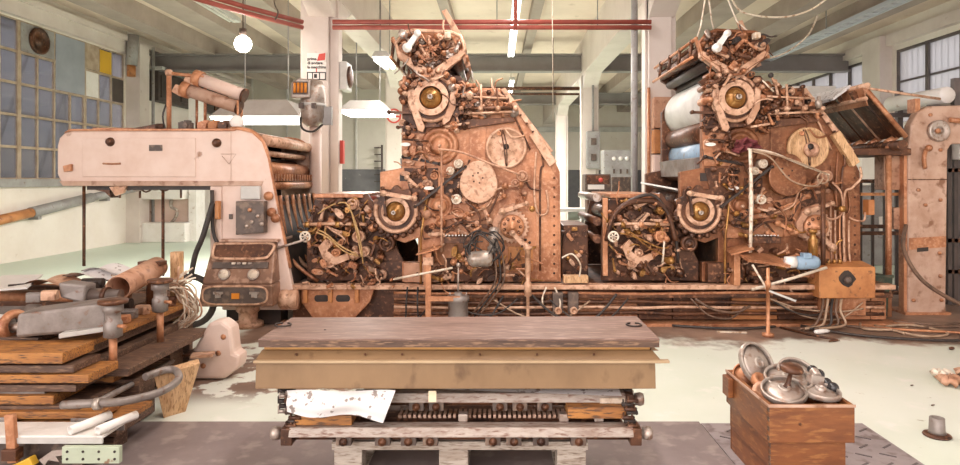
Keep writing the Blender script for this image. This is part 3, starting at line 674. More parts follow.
    build('yoke', f.plate([(494, 236), (492, 222), (500, 208), (514, 203), (516, 208), (505, 213), (498, 224), (499, 236)], .05, .11), PEACH, T, .006)
    build('arm', f.bar(502, 211, 526, 203, 2.2, .1, .14, 1.6), RUSTL, T); build('arm', f.bar(526, 246, 512, 232, 2.6, .1, .15, 2), RUSTL, T)
    build('handle', f.lathe(531, 208, [(2, .1), (2, .2), (3, .2), (3, .26), (0, .26)], 10), BRASS, T)
    # light rods and conduits
    build('conduit', f.tube([(443, 250, .2), (443, 200, .2), (443, 152, .2)], .012, sub=2), CREAMM if second else PEACH, T)
    build('conduit', f.tube([(440, 150, .22), (462, 153, .22), (490, 164, .22), (520, 175, .2)], .012), CREAMM if second else PEACH, T)
    build('conduit', f.tube([(422, 284, .1), (422, 240, .1), (424, 222, .1), (428, 195, .06)], .014), BRASS, T)
    for pts in ([(541, 150), (543, 165), (540, 178), (540, 270)], [(536, 152), (534, 190), (537, 212), (545, 214), (548, 206), (546, 190)], [(502, 92, .03), (515, 118, .03), (530, 150, .03)], [(525, 178), (530, 188), (541, 190)], [(505, 130, .1), (512, 138, .12), (524, 136, .06)], [(455, 176, .1), (465, 172, .1), (470, 160, .1)],
                [(412, 160, .08), (420, 152, .1), (436, 156, .1)], [(444, 235, .1), (460, 222, .12), (485, 218, .12), (500, 190, .1)], [(470, 213, .1), (488, 205, .12), (496, 190, .1), (515, 185, .1)], [(465, 200, .12), (480, 215, .14), (478, 236, .14)], [(430, 225, .08), (445, 228, .12), (460, 222, .1), (470, 232, .1)]):
        build('pipe', f.tube(pts, .012, .04), rd.choice((M1, RUSTD, RUSTD, RUSTL)), T)
    build('lever', f.bar(504, 196, 478, 208, 1.8, .06, .1, 1.4), RUST, T); build('lever', f.bar(505, 186, 520, 184, 2.4, .06, .1), RUST, T); build('lever', f.bar(468, 214, 440, 218, 2, .05, .09), RUST, T)
    # terminal block
    tb = build('terminal_block', MB().box(f.p(460, 239, .1), (30 * S, .12, 6 * S)), RUSTD, T, .004)
    for k in range(9): build('pin', f.lathe(447 + k * 3.2, 234.5, [(.7, .08), (.9, .14), (0, .16)], 8), WHITE, tb)
    for x, y in ((407, 145), (430, 188)): build('oval_plate', f.plate([(x + 5 * math.cos(a), y + 1.8 * math.sin(a)) for a in [k * .35 for k in range(18)]], .1, .13), WHITE, T)
    build('hole', f.plate([(400, 173), (409, 173), (409, 181), (400, 181)], .0, .01), BLACK, T)
    build('shelf', MB().slab([f.p(420, 252, .35), f.p(442, 246, .35), f.p(446, 244, .02), f.p(424, 250, .02)], .015), RUST, T)
    build('shelf_bracket', f.plate([(426, 250), (432, 250), (432, 282), (426, 282)], .02, .25), RUST, T, .004)
    build('orange_panel' if not second else 'lower_panel', f.plate([(508, 246), (533, 246), (533, 271), (508, 271)], 0, .03), ORANGEP if not second else RUST, T, .006)
    build('lower_panel', f.plate([(405, 262), (440, 262), (440, 281), (405, 281)], 0, .1), PEACH if not second else RUSTD, T, .006)
    build('lower_panel', f.plate([(445, 258), (505, 258), (505, 281), (445, 281)], -.02, .04), RUSTD, T, .006)
    # panels bolted over the face
    MX = [RUST_DIM, RUST_DIM, RUSTD, RUSTD, RUSTL, RUST, BLACK] if second else [RUST, RUST, RUSTL, RUSTD, RUSTD, PEACH, STEEL]
    for pts, m in (([(470, 122), (486, 120), (486, 166), (470, 168)], M1), ([(530, 166), (550, 166), (558, 180), (558, 280), (536, 280), (536, 212)], M1), ([(404, 168), (438, 168), (438, 236), (424, 240), (412, 200)], RUSTD), ([(444, 178), (462, 178), (462, 232), (444, 232)], RUSTD), ([(474, 204), (496, 190), (520, 190), (528, 210), (500, 208), (490, 236), (474, 236)], RUSTD if second else RUST), ([(403, 96), (426, 126), (426, 160), (403, 160)], RUSTD)):
        build('cover_plate', f.plate(pts, 0, .018), m, T, .004)
    # masses of small mechanism
    rg = build('ink_rail', f.plate([(464, 130), (470, 120), (512, 118), (515, 122), (472, 128)], .0, .08), RUSTD, T, .004)
    clutter(f, rg, [(466, 84), (500, 90), (516, 112), (512, 118), (470, 118)], 40, (.02, .10), 11 + second, MX, (2.3, 5.4))
    sh = build('ink_rail', f.plate([(398, 82), (408, 76), (460, 76), (472, 90), (466, 128), (455, 132), (455, 88), (408, 92)], -.05, .02), RUSTD, T, .004)
    clutter(f, sh, [(448, 80), (470, 84), (474, 122), (462, 135), (452, 130), (460, 105)], 34, (.02, .16), 21 + second, MX, (2.3, 5.4))
    clutter(f, sh, [(402, 84), (408, 76), (448, 76), (446, 80), (412, 90), (404, 110)], 26, (.04, .18), 27 + second, MX, (2.0, 4.4))
    mm = build('link_plate', f.plate([(402, 132), (428, 134), (436, 166), (404, 166)], 0, .02), RUST, T, .004)
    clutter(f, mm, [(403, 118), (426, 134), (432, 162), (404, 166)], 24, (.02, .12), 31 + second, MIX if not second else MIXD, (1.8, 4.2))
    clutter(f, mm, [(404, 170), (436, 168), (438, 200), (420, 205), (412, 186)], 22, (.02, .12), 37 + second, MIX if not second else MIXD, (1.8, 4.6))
    lp = build('link_plate', f.plate([(420, 210), (500, 196), (500, 236), (424, 238)], 0, .02), RUST, T, .004)
    clutter(f, lp, [(446, 204), (492, 206), (498, 232), (430, 236), (424, 216)], 36, (.02, .14), 41 + second, MIX if not second else MIXD, (2.0, 5.2))
    clutter(f, lp, [(442, 246), (530, 250), (536, 278), (410, 280)], 72, (.03, .2), 47 + second, MIXD, (1.8, 4.8), 'rlbppppkc')
    clutter(f, lp, [(444, 170), (458, 168), (460, 196), (446, 200)], 9, (.03, .1), 53 + second, MIX, (2, 4))
    clutter(f, lp, [(500, 186), (530, 180), (534, 202), (498, 206)], 8, (.02, .07), 57 + second, MIX, (1.6, 3.4), 'rlkkp')
    # inking head on top: a bundle of rollers running back, with end plates
    hd = [(397, 44), (404, 36), (414, 32), (452, 34), (461, 38), (465, 50), (460, 60), (442, 72), (432, 76), (420, 70), (400, 58)]
    H = build('inking_head', f.plate(hd, -.05, 0), M1, T, .006)
    build('head_plate', f.plate(hd, -DEP, -DEP + .06), RUSTD, T)
    build('head_bracket', f.plate([(398, 52), (403, 54), (432, 72), (461, 52), (466, 55), (440, 78), (432, 81), (422, 77), (398, 58)], .0, .1), RUSTL, T, .006)
    clutter(f, H, [(400, 46), (406, 39), (450, 37), (460, 42), (461, 52), (432, 71), (402, 55)], 80, (.02, .13), 61 + second, MX, (2.2, 5.2))
    build('head_rim', MB().tube([f.p(x, y, .08) for x, y in hd], .022, 8, 0, True), RUST_DIM if second else RUSTL, H)
    for x0, y0, x1, y1, r, m in ((460, 110, 517, 109, .02, RUSTD), (464, 115, 514, 113, .014, RUSTL), (462, 98, 508, 100, .012, RUSTL), (481, 86, 482, 116, .014, RUSTL), (497, 90, 498, 114, .012, RUSTD), (446, 128, 470, 124, .014, RUSTL), (404, 140, 430, 142, .012, RUSTD)):
        build('tie_bar', f.tube([(x0, y0, .14), (x1, y1, .14)], r, sub=0), m, T)
    for x, y in ((462, 110), (481, 110), (498, 110), (515, 110)): build('clamp', f.lathe(x, y, [(3, .02), (3, .15), (2, .17), (2, .19), (0, .19)], 12), rd.choice((RUSTL, M1)), T)
    build('pale_lever', f.bar(410, 52, 420, 38, 3, .2, .24, 2.2), WHITE, H); build('pale_block', MB().box(f.p(449, 40, .2), (6 * S, .1, 6 * S)), CREAMM, H, .01)
    build('dial_disc', MB().lathe(f.p(404, 37, .12), (.6, -.7, .3), [(5 * S, 0), (5 * S, .02), (0, .025)], 18), STEEL, H)
    rk = build('roller_rack', MB().tube([f.p(397, 45, -.1), f.p(397, 45, -DEP + .05)], .025, 8, 0), RUSTD, T)
    for x, y, r in ((402, 52, 5), (412, 62, 6), (424, 68, 5), (440, 66, 6), (455, 56, 5), (458, 44, 4), (430, 48, 8), (412, 44, 5), (446, 42, 6)):
        build('roller', MB().cyl(f.p(x, y, -.05), f.p(x, y, -DEP + .03), r * S, n=16), rd.choice((RUSTD, BLACK, RUSTD)), rk)
    for x, y in ((393, 41), (391, 58), (462, 37), (467, 57)): build('rack_rail', MB().tube([f.p(x, y, .04), f.p(x, y, -DEP)], .018, 8, 0), RUST, rk)
    for k in range(4): build('rack_joint', MB().tube([f.p(393, 41, -.05 - k * .45), f.p(391, 58, -.05 - k * .45)], .02, 8, 0).ball(f.p(393, 41, -.05 - k * .45), .03), RUSTD, rk)
    build('rack_arm', f.bar(394, 40, 402, 60, 1.2, .02, .07), RUST, rk); build('rack_arm', f.plate([(446, 16), (450, 15), (470, 62), (465, 64)], -.3, -.22), PEACH, rk, .006)
    if not second: build('rack_arm', f.plate([(441, 10), (446, 8), (465, 40), (460, 42)], -.1, -.04), PEACH, rk, .006)
    build('neck', f.plate([(420, 74), (446, 74), (452, 86), (412, 86)], -.3, .03), RUST, T, .006)
    return f, T

f1, T1 = tower(0, 0)
f2, T2 = tower(300 * S, 1)
# distinctive parts of the first tower
mo = build('silver_motor', MB().lathe(f1.p(468, 256, .32), (1, 0, .05), [(0, 0), (5 * S, .02), (7.5 * S, .06), (8 * S, .22), (7 * S, .26), (5 * S, .28), (0, .28)], 20), SILVER, T1)
build('motor_vessel', MB().lathe(f1.p(494, 252, .25), (0, 0, 1), [(0, 0), (6 * S, .03), (6.5 * S, .08), (4.5 * S, .1), (4.5 * S, .14), (6 * S, .16), (6 * S, .2), (4 * S, .22), (5 * S, .25), (5 * S, .28), (3 * S, .3), (0, .3)], 18), SILVER, T1)
rd = random.Random(3)
for k in range(9):
    a = rd.uniform(0, 6); c0 = f1.p(482 + rd.uniform(-4, 8), 240 + rd.uniform(-4, 6), .34)
    pts = [c0 + V((math.cos(t * .75 + a) * rd.uniform(.11, .2), rd.uniform(-.04, .05), -.02 + math.sin(t * .75 + a) * rd.uniform(.1, .19))) for t in range(8)]
    build('black_cable', MB().tube(pts, .008, 6, 5), RUBBER, T1)
for k in range(3):
    x = 500 + k * 4; build('black_cable', f1.tube([(x - 6, 250, .3), (x - 4, 275, .3), (x - 16, 295, .25), (x - 30, 314, .2)], .010), RUBBER if k % 2 else WIREB, T1)
build('oil_pump_rod', f1.tube([(400, 273, .45), (455, 263, .4)], .012, sub=1), CREAMM, T1)
# second tower: blue motor, red rag, hanging bar and conduits
m = build('blue_motor', MB().lathe(f2.p(478, 258, .42), (1, 0, .03), [(0, 0), (4.5 * S, .0), (6.5 * S, .03), (6.5 * S, .2), (5 * S, .24), (0, .24)], 20), BLUE, T2)
build('white_end_cap', MB().lathe(f2.p(468, 257.5, .42), (1, 0, .03), [(0, 0), (5.5 * S, .01), (5.5 * S, .11), (0, .11)], 18), WHITE, m)
build('terminal_box', MB().box(f2.p(487, 251, .44), (.09, .09, .06)), BLUE, m, .01)
rg = MB()
rd = random.Random(8)
g = rg.sheet(lambda u, v: f2.p(430 + 24 * u, 140 + 13 * v + 2 * math.sin(u * 9) , .12 + .05 * math.sin(u * 17 + v * 6) + .03 * math.sin(v * 13)), 18, 10, .006)
solo('rag', rg, DRAG, 'dark red rag stuffed among the levers of the press tower', 'rag')
build('hanging_bar', f2.tube([(514, 185, .2), (514, 296, .2)], .025, sub=1), RUSTD, T2)
build('bar_ring', MB().torus(f2.p(514, 178, .2), (0, 1, .1), .06, .009), WIRE, T2)
build('conduit', f2.tube([(441, 152, .26), (460, 158, .26), (480, 180, .26), (505, 186, .22), (514, 178, .2)], .009), WIRE, T2)
build('conduit', f2.tube([(441, 150, .26), (480, 160, .26), (520, 175, .2)], .009), WIRE, T2)
build('conduit', f2.tube([(441, 250, .26), (442, 200, .27), (441, 150, .26)], .02, sub=2), CREAMM, T2)
for k in range(5): build('conduit', f2.tube([(528 + k * 4.5, 200 + k * 5, .06), (528 + k * 4.5, 250, .06), (530 + k * 4.5, 285, .1)], .011, sub=2), (PEACH, RUSTL, RUST, PEACH, RUSTL)[k], T2)
build('conduit', f2.tube([(556, 167, .08), (556, 178, .1), (547, 188, .1), (540, 200, .08), (541, 285, .08)], .013), RUSTL, T2)
build('conduit', f2.tube([(519, 205, .1), (520, 216, .12), (530, 218, .12), (538, 210, .1), (536, 192, .1), (528, 182, .08)], .012), PEACH, T2)
build('conduit', f2.tube([(562, 212, .06), (560, 220, .08), (552, 220, .08), (546, 217, .06)], .011), PEACH, T2)
build('junction_box', MB().box(f2.p(565.5, 207, .06), (6 * S, .12, 15 * S)), ORANGEP, T2, .006)
build('oil_bottle', MB().lathe(f2.p(502, 256, .25), (0, 0, 1), [(0, 0), (4.5 * S, .01), (4.5 * S, .2), (2.5 * S, .24), (2.5 * S, .28), (4 * S, .28), (4 * S, .32), (0, .32)], 16), BRASS, T2)
build('lever_arm', f2.tube([(455, 33 + 50, .2), (466, 68 + 26, .2)], .01, sub=1), CREAMM, T2)
build('control_lever', f2.tube([(472, 97, .15), (470, 88, .15), (464, 78, .18)], .014, sub=2), RUSTL, T2)
build('lever_knob', MB().ball(f2.p(464, 78, .18), .03), RUBBER, T2)
build('support_arm', MB().slab([f2.p(430, 256, .5), f2.p(470, 262, .5), f2.p(470, 256, .05), f2.p(430, 250, .05)], .03), RUST, T2)
build('light_rod', f2.tube([(434, 282, .5), (470, 272, .5), (506, 262, .45)], .016, sub=1), CREAMM, T2)
build('chrome_valve', MB().lathe(f2.p(512, 110, .15), (0, 0, 1), [(0, 0), (3 * S, 0), (3.5 * S, .08), (1.5 * S, .1), (2 * S, .13), (0, .14)], 12), SILVER, T2)
# roll stand cylinder cradle seen on the open side of the second tower
build('web_sheet', MB().slab([f2.p(378, 190, -.1), f2.p(392, 196, -.1), f2.p(392, 190, -1.6), f2.p(372, 184, -1.6)], .02), GREYL, T2)
# ------------------------------------------------------------------ inking units beside each tower
def unit(dx, second):
    f = Face(dx, 7.3); rd = random.Random(70 + second)
    U = thing('roller_unit', f.p(350, 282), 'rusty roller unit with looping yellow hoses beside the delivery' if not second else 'rusty roller unit with a pale handwheel between the two press towers', 'press unit', 'roller units beside the towers')
    pl = [(304, 282), (304, 236), (312, 200), (320, 194), (366, 194), (384, 225), (402, 262), (402, 282)]
    P = build('side_plate', f.plate(pl, -.06, 0), RUSTD, U, .006)
    build('side_plate', f.plate(pl, -1.5, -1.44), RUSTD, U)
    build('top_rail', MB().hexa([f.p(312, 198, .05), f.p(362, 198, .05), f.p(362, 198, -1.4), f.p(312, 198, -1.4), f.p(312, 194, .05), f.p(362, 194, .05), f.p(362, 194, -1.4), f.p(312, 194, -1.4)]), RUST, U, .006)
    for x, y, r, m in ((372, 208, 6, RUSTD), (376, 222, 6, RUSTD), (364, 202, 5, REDP if not second else STEEL), (380, 238, 7, BLACK), (320, 215, 8, RUSTD), (338, 230, 9, RUSTD)):
        build('roller', MB().cyl(f.p(x, y, -.02), f.p(x, y, -1.44), r * S, n=18), m, U)
    build('lower_wall', f.plate([(306, 282), (306, 262), (402, 262), (402, 282)], 0, .012), RUSTD, U, .006)
    clutter(f, P, [(312, 202), (362, 198), (376, 222), (384, 276), (316, 276), (308, 240)], 125, (.03, .2), 81 + second, MIXD + [RUSTL], (2.2, 5.6), 'rrrlllbbkppc')
    # light bracket pieces, handwheel, shaft
    build('bracket_arm', f.plate([(321, 246), (328, 238), (334, 244), (330, 250), (338, 256), (350, 252), (352, 258), (338, 264), (326, 258)], .16, .22), RUSTL, U, .006)
    for x, y, r in ((338, 252, 4.5), (366, 251, 5), (388, 243, 8), (360, 236, 6), (332, 262, 5)):
        build('cam_disc', f.lathe(x, y, [(r, .05), (r, .2), (r * .7, .21), (r * .7, .19), (r * .3, .19), (r * .3, .24), (0, .24)], 18), rd.choice((RUST, RUSTL, RUSTD)), U)
    hw = build('handwheel', MB().torus(f.p(311, 235, .32), (0, 1, 0), 4.6 * S, .011, 24, 8), CREAMM, U)
    for a in (0, 60, 120): build('spoke', MB().tube([f.p(311 + 4.6 * math.cos(R(a)), 235 + 4.6 * math.sin(R(a)), .32), f.p(311 - 4.6 * math.cos(R(a)), 235 - 4.6 * math.sin(R(a)), .32)], .008, 6, 0), CREAMM, hw)
    build('wheel_shaft', MB().cyl(f.p(311, 235, .34), f.p(311, 235, 0), .012, n=8), STEEL, hw)
    build('shaft', f.tube([(306, 224, .2), (340, 223, .2), (368, 224, .2)], .02, sub=1), RUSTL, U)
    for x in (310, 322, 340, 356): build('collar', MB().cyl(f.p(x - 2, 224, .2), f.p(x + 2, 224, .2), .034, n=12), rd.choice((BRASS, RUST)), U)
    if not second:
        for pts in ([(322, 213), (335, 205), (346, 202), (352, 205), (358, 220), (364, 240), (366, 262)], [(322, 229), (330, 232), (345, 245), (360, 252)], [(320, 231), (332, 236), (348, 250), (362, 254)], [(352, 205), (356, 214), (360, 232), (365, 255)]):
            build('yellow_hose', f.tube([(x, y, .26 + .03 * (i % 2)) for i, (x, y) in enumerate(pts)], .0085), YHOSE, U)
        build('control_rod', f.tube([(284, 246, .35), (311, 238, .35)], .014, sub=1), STEEL, U)
    else:
        build('bent_frame', f.tube([(306, 240, .2), (312, 216, .24), (326, 203, .24), (352, 201, .2), (366, 212, .2), (374, 240, .2)], .03), RUSTD, U)
        build('bent_frame', f.tube([(318, 212, .2), (330, 200, .2), (354, 196, .2), (372, 226, .2), (378, 262, .15)], .02), BLACK, U)
        build('frame_post', f.plate([(304, 198), (309, 198), (309, 276), (304, 276)], .02, .1), RUST, U, .006)
        for a, b in ((190, 196), (214, 222), (232, 244)): build('cross_roller', MB().cyl(f.p(300, a + 8, -.02), f.p(300, a + 8, -1.4), .05, n=12), RUSTD if a > 200 else STEEL, U)
        build('pale_rod', f.tube([(362, 240, .25), (360, 262, .25)], .012, sub=1), CREAMM, U)
        for pts in ([(322, 229), (330, 232), (345, 245), (362, 254)], [(318, 232), (334, 236), (356, 246), (366, 246)]): build('copper_pipe', f.tube(pts, .01, .25), BRASS, U)
    return U
unit(0, 0); unit(299 * S, 1)

# ------------------------------------------------------------------ base frame along the floor
f = Face(0, 7.12)
B = thing('machine_bed', f.p(580, 322), 'long rusty base frame with pipes under both press towers', 'machine bed')
XB0, XB1 = f.p(284, 0).x, f.p(885, 0).x
build('bed', MB().bx(XB0 + .1, XB1, 7.2, 9.1, 0.0, .44), RUSTD, B)
build('rail', MB().bx(XB0, XB1, 7.0, 7.14, .40, .45), RUSTL, B, .006)
build('rail', MB().bx(f.p(395, 0).x, XB1, 7.05, 7.2, .30, .35), RUSTD, B, .006)
rd = random.Random(17); x = 395
while x < 880:
    w = rd.choice((34, 46, 58)); x2 = min(x + w, 883)
    build('panel', MB().prism(f.xz([(x, 318), (x2 - 1, 318), (x2 - 1, 294), (x, 294)]), 7.12, 7.2), rd.choice((RUST, RUST, ORANGEP, RUSTD)) if x > 570 else rd.choice((RUSTD, RUST)), B, .006); x = x2
for y, r, m in ((291, .018, RUST), (300, .022, RUSTD), (305, .018, RUSTL), (311, .02, RUSTD)):
    build('floor_pipe', MB().tube([f.p(x, y + rd.uniform(-1, 1), .06) for x in range(396, 885, 40)], r, 8, 3), m, B)
build('foot_plate', MB().bx(XB0, XB1 + .2, 6.98, 7.2, 0, .03), RUST, B)
# slotted casting at the delivery end
ca = build('slotted_casting', f.plate([(305, 284), (378, 284), (372, 300), (355, 318), (318, 318), (305, 300)], .0, .06), RUST, B, .01)
for x in (319, 340): build('slot', f.plate([(x + 6 + (8 if math.cos(a) > 0 else 0) + 3 * math.cos(a) - 4, 296 + 3.4 * math.sin(a)) for a in [k * .393 + .05 for k in range(16)]], .06, .066), BLACK, ca)
for x in (310, 334, 360): build('post', f.plate([(x - 2, 285), (x + 2, 285), (x + 2, 300), (x - 2, 300)], .05, .1), ORANGEP, ca, .006)
build('tank', MB().lathe(f.p(286, 296, .1), (1, 0, 0), [(0, 0), (9 * S, .0), (10 * S, .03), (10 * S, .09), (9 * S, .1), (10 * S, .12), (10 * S, .2), (0, .2)], 20), RUSTL, B)
clutter(f, ca, [(300, 278), (400, 276), (402, 284), (300, 284)], 16, (.1, .2), 91, MIXD, (1.6, 3.2), 'rlbkpc')
for k in range(10):      # hoses sagging along the base
    x0 = rd.uniform(300, 780); ln = rd.uniform(50, 110); y0 = rd.uniform(286, 296); dr = rd.uniform(8, 20)
    build('hose', f.tube([(x0, y0, .14), (x0 + ln * .3, min(y0 + dr, 315), .2), (x0 + ln * .7, min(y0 + dr + 3, 315), .2), (x0 + ln, y0 + rd.uniform(-4, 10), .14)], rd.uniform(.008, .015)), rd.choice((WIREB, RUBBER, WIRE, WIREB)), B)
for x in (410, 420, 432, 545, 553): build('hose', f.tube([(x, 284, .12), (x + rd.uniform(-8, 8), 300, .16), (x + rd.uniform(-14, 14), 317, .14)], .01), RUBBER if x < 500 else CREAMM, B)
build('junction_pair', MB().box(f.p(556, 299, .1), (10 * S, .12, 20 * S)).box(f.p(571, 299, .1), (10 * S, .12, 20 * S)), DGREY, B, .006)
for x in (556, 571): build('gland', f.lathe(x, 306, [(3.6, .14), (3.6, .2), (2, .2), (2, .18), (0, .18)], 14), RUSTL, B)
# gear case between the towers
t = thing('gear_case', f.p(576, 282, -.5), 'low dark gearcase standing on the base between the towers', 'gear case')
b = build('case', MB().prism(f.xz([(564, 280), (592, 280), (592, 227), (566, 227)]), 7.5, 8.4), RUSTD, t, .01)
clutter(Face(0, 7.5), b, [(566, 230), (590, 230), (590, 278), (566, 278)], 14, (.0, .06), 95, MIXD, (2, 4.5), 'rbkc')
t = thing('cable_bracket', f.p(575, 268), 'low wooden block with pale cable loop between the towers', 'block')
build('block', MB().box(f.p(574, 277, .05), (24 * S, .12, 7 * S)), WOODP, t, .006); build('cable_loop', f.tube([(560, 256, .1), (570, 252, .12), (578, 262, .12), (577, 274, .12)], .009), CREAMM, t)

# pump and stands in front of the base
c = V(f.p(459, 0)); c = V((-.415, 6.85, 0))
t = thing('pump_cylinder', c, 'pale grey cylinder with wire handle standing before the first tower', 'canister')
build('body', MB().lathe(c, (0, 0, 1), [(.12, 0), (.125, .02), (.11, .04), (.105, .3), (.12, .31), (.12, .36), (.05, .37), (.04, .40), (0, .40)], 22), ZINC, t)
build('handle', MB().torus(c + V((0, 0, .4)), (0, 1, 0), .09, .008, 16, 6, 0, 180), STEEL, t); build('plunger', MB().cyl(c + V((0, 0, .38)), c + V((0, 0, .68)), .01, n=8).ball(c + V((0, 0, .69)), .025), STEEL, t)
c = V((-.73, 6.8, 0))
t = thing('support_stand', c, 'rusty upright with a bracket arm beside the pale cylinder', 'stand')
build('post', MB().bx(c.x - .03, c.x + .03, 6.78, 6.84, 0, .82), RUST, t, .005); build('arm', MB().bx(c.x, c.x + .34, 6.74, 6.8, .32, .37), RUST, t, .005); build('foot', MB().bx(c.x - .1, c.x + .1, 6.7, 6.92, 0, .02), RUSTD, t); build('head', MB().bx(c.x - .05, c.x + .05, 6.76, 6.86, .7, .78), RUSTL, t)
c = V((.33, 6.85, 0))
t = thing('valve_post', c, 'slim copper coloured valve post before the first tower lower gear', 'post')
build('pipe', MB().lathe(c, (0, 0, 1), [(.05, 0), (.05, .02), (.018, .02), (.018, .35), (.04, .36), (.04, .5), (.022, .52), (.03, .62), (.03, .85), (.05, .86), (.05, .89), (0, .89)], 14), RUSTL, t); build('lever', MB().cyl(c + V((-.09, 0, .86)), c + V((.09, 0, .88)), .014, n=8), BRASS, t)
c = W(768, 336, 6.55); c.z = 0
t = thing('support_stand', c, 'thin rusty stand with a pale pedal before the second tower', 'stand')
build('post', MB().lathe(c, (0, 0, 1), [(.06, 0), (.06, .03), (.02, .04), (.02, .5), (.03, .5), (.03, .56), (.018, .57), (.018, .7), (0, .7)], 12), RUST, t)
build('pedal', MB().slab([c + V((0, -.05, .46)), c + V((.26, -.05, .36)), c + V((.26, .06, .36)), c + V((0, .06, .46))], .02), GREYL, t); build('strut', MB().cyl(c + V((-.02, 0, .5)), c + V((-.12, .1, .72)), .012, n=8), CREAMM, t)

# ------------------------------------------------------------------ delivery with its hood
def fd(x, y, D=7.0): q = W(x, y, D); return (q.x, q.z)
Dv = thing('press_delivery', W(180, 320, 7.0), 'long pinkish white delivery hood on a sloping side frame beside the tall windows', 'press delivery')
DY = 1.75
hoodp = [(57, 146), (59, 138), (64, 133), (72, 130.5), (232, 130), (232, 184), (66, 184), (60, 181), (57, 174)]
hd = build('hood', MB().prism([fd(*q) for q in hoodp], 7.0, 7.0 + DY), PINKW, Dv, .02)
build('lid_panel', MB().prism([fd(*q) for q in ((83, 138), (196, 138), (196, 177), (83, 177))], 6.988, 7.0), PINKW, hd, .006)
build('bottom_lip', MB().prism([fd(*q) for q in ((60, 181), (264, 181), (262, 186), (64, 186))], 6.98, 7.03), PINKR, hd, .006)
build('roof_edge', MB().prism([fd(*q) for q in ((64, 133), (70, 129), (236, 128.5), (236, 131), (72, 131))], 6.985, 7.0 + DY), RUST, hd, .006)
for x, y in ((111, 142), (217, 143)):
    build('knob', MB().lathe(W(x, y, 7.0), (0, -1, 0), [(.05, 0), (.05, .015), (.03, .02), (.035, .05), (.02, .06), (0, .06)], 16), RUSTD, hd)
build('name_slot', MB().prism([fd(*q) for q in ((150, 145), (163, 145), (163, 151), (150, 151))], 6.98, 6.99), DGREY, hd)
build('latch', MB().prism([fd(*q) for q in ((65, 166), (73, 164), (73, 171), (66, 172))], 6.96, 7.0), RUST, hd, .005)
build('scratch_mark', MB().tube([W(103, 163.5, 6.992), W(112, 164, 6.992), W(121, 163.6, 6.992)], .012, 5, 2), RUST, hd)
build('grease_mark', MB().tube([W(221, 154, 6.989), W(236, 154, 6.989), W(229, 164, 6.989), W(222, 156, 6.989)], .003, 5, 1), PINKR, hd)
sp = [(222, 184), (222, 310), (297, 310), (288, 262), (276, 200), (268, 158), (262, 142), (252, 133), (240, 130), (231, 130), (231, 184)]
for y0, m in ((6.99, PINKW), (6.99 + DY, PINKR)): build('side_frame', MB().prism([fd(*q) for q in sp], y0, y0 + .08), m, Dv, .015)
rim = [(231, 129), (240, 129), (252, 132), (262, 141), (268, 157), (272, 180)]
tp = MB()
q0 = [V((fd(*q)[0], 0, fd(*q)[1])) for q in rim[:4]]
for a, b in zip(q0, q0[1:]): tp.slab([(a.x, 7.05, a.z), (b.x, 7.05, b.z), (b.x, 7 + DY, b.z), (a.x, 7 + DY, a.z)], -.02)
build('roof_curve', tp, PINKR, Dv)
build('frame_edge', MB().tube([W(x, y, 7.02) for x, y in rim + [(277, 205), (290, 268)]], .025, 8, 4), RUST, Dv); build('frame_edge', MB().tube([W(x, y, 7.02) + V((0, DY, 0)) for x, y in rim + [(277, 205), (290, 268)]], .025, 8, 4), RUST, Dv)
def dl(x, y): return V((fd(x, y)[0], 7.08, fd(x, y)[1]))
for x, y, r, m, nm in ((256, 152, .035, RUSTL, 'roller'), (254, 170, .10, RUST, 'roller'), (264, 186, .05, RUST, 'roller'), (268, 205, .045, RUSTD, 'roller'), (240, 166, .11, RUSTD, 'roller'), (262, 140, .06, RUSTL, 'roller')):
    build(nm, MB().cyl(dl(x, y), dl(x, y) + V((0, DY - .1, 0)), r, n=18), m, Dv)
gb_ = build('gripper_bar', MB().cyl(dl(265, 180), dl(265, 180) + V((0, DY - .1, 0)), .025, n=10), RUSTD, Dv)
for k in range(16): build('gripper', MB().box(dl(266, 180) + V((0, .06 + k * .1, .03)), (.05, .035, .08)), RUST, gb_)
build('back_wall', MB().bx(dl(226, 0).x, dl(232, 0).x, 7.1, 8.6, .3, 2.1), BLACK, Dv)
for k in range(7):       # curved guide rods on the sloping outlet
    y = 7.25 + k * .22; a = [V((dl(272, 0).x, y, W(0, 196, 7).z)), V((dl(276, 0).x, y, W(0, 225, 7).z)), V((dl(284, 0).x, y, W(0, 262, 7).z)), V((dl(298, 0).x + .15, y, W(0, 285, 7).z))]
    build('guide_rod', MB().tube(a, .022, 7, 4), RUSTL if k % 2 else RUST, Dv)
build('outlet_plate', MB().slab([(dl(268, 0).x, 7.1, 1.4), (dl(290, 0).x, 7.1, .45), (dl(290, 0).x, 8.7, .45), (dl(268, 0).x, 8.7, 1.4)], .02), BLACK, Dv)
# chains and slide rails under the hood
ug = build('under_rail', MB().bx(dl(84, 0).x, dl(224, 0).x, 7.05, 7.15, W(0, 190, 7).z, W(0, 186, 7).z), BLACK, Dv)
build('under_rail', MB().bx(dl(84, 0).x, dl(224, 0).x, 8.5, 8.6, W(0, 190, 7).z, W(0, 186, 7).z), BLACK, Dv)
build('under_bracket', MB().prism([fd(*q) for q in ((84, 186), (106, 186), (108, 198), (102, 192), (92, 190))], 7.05, 7.2), RUSTD, Dv)
build('guide_shoe', MB().prism([fd(*q) for q in ((108, 187), (126, 185), (122, 193), (114, 196))], 7.02, 7.06), RUSTL, Dv)
for k in range(5): build('chain_loop', MB().tube([W(120 + k * 9, 186, 7.1), W(128 + k * 9, 190 + (k % 3), 7.1), W(138 + k * 9, 186, 7.1)], .01, 6, 4), STEEL if k % 2 else RUSTD, Dv)
for x, yb in ((84, 266), (163, 276)): build('hanging_rod', MB().cyl(W(x, 186, 7.1), W(x, yb, 7.1), .017, n=8), RUSTD, Dv)
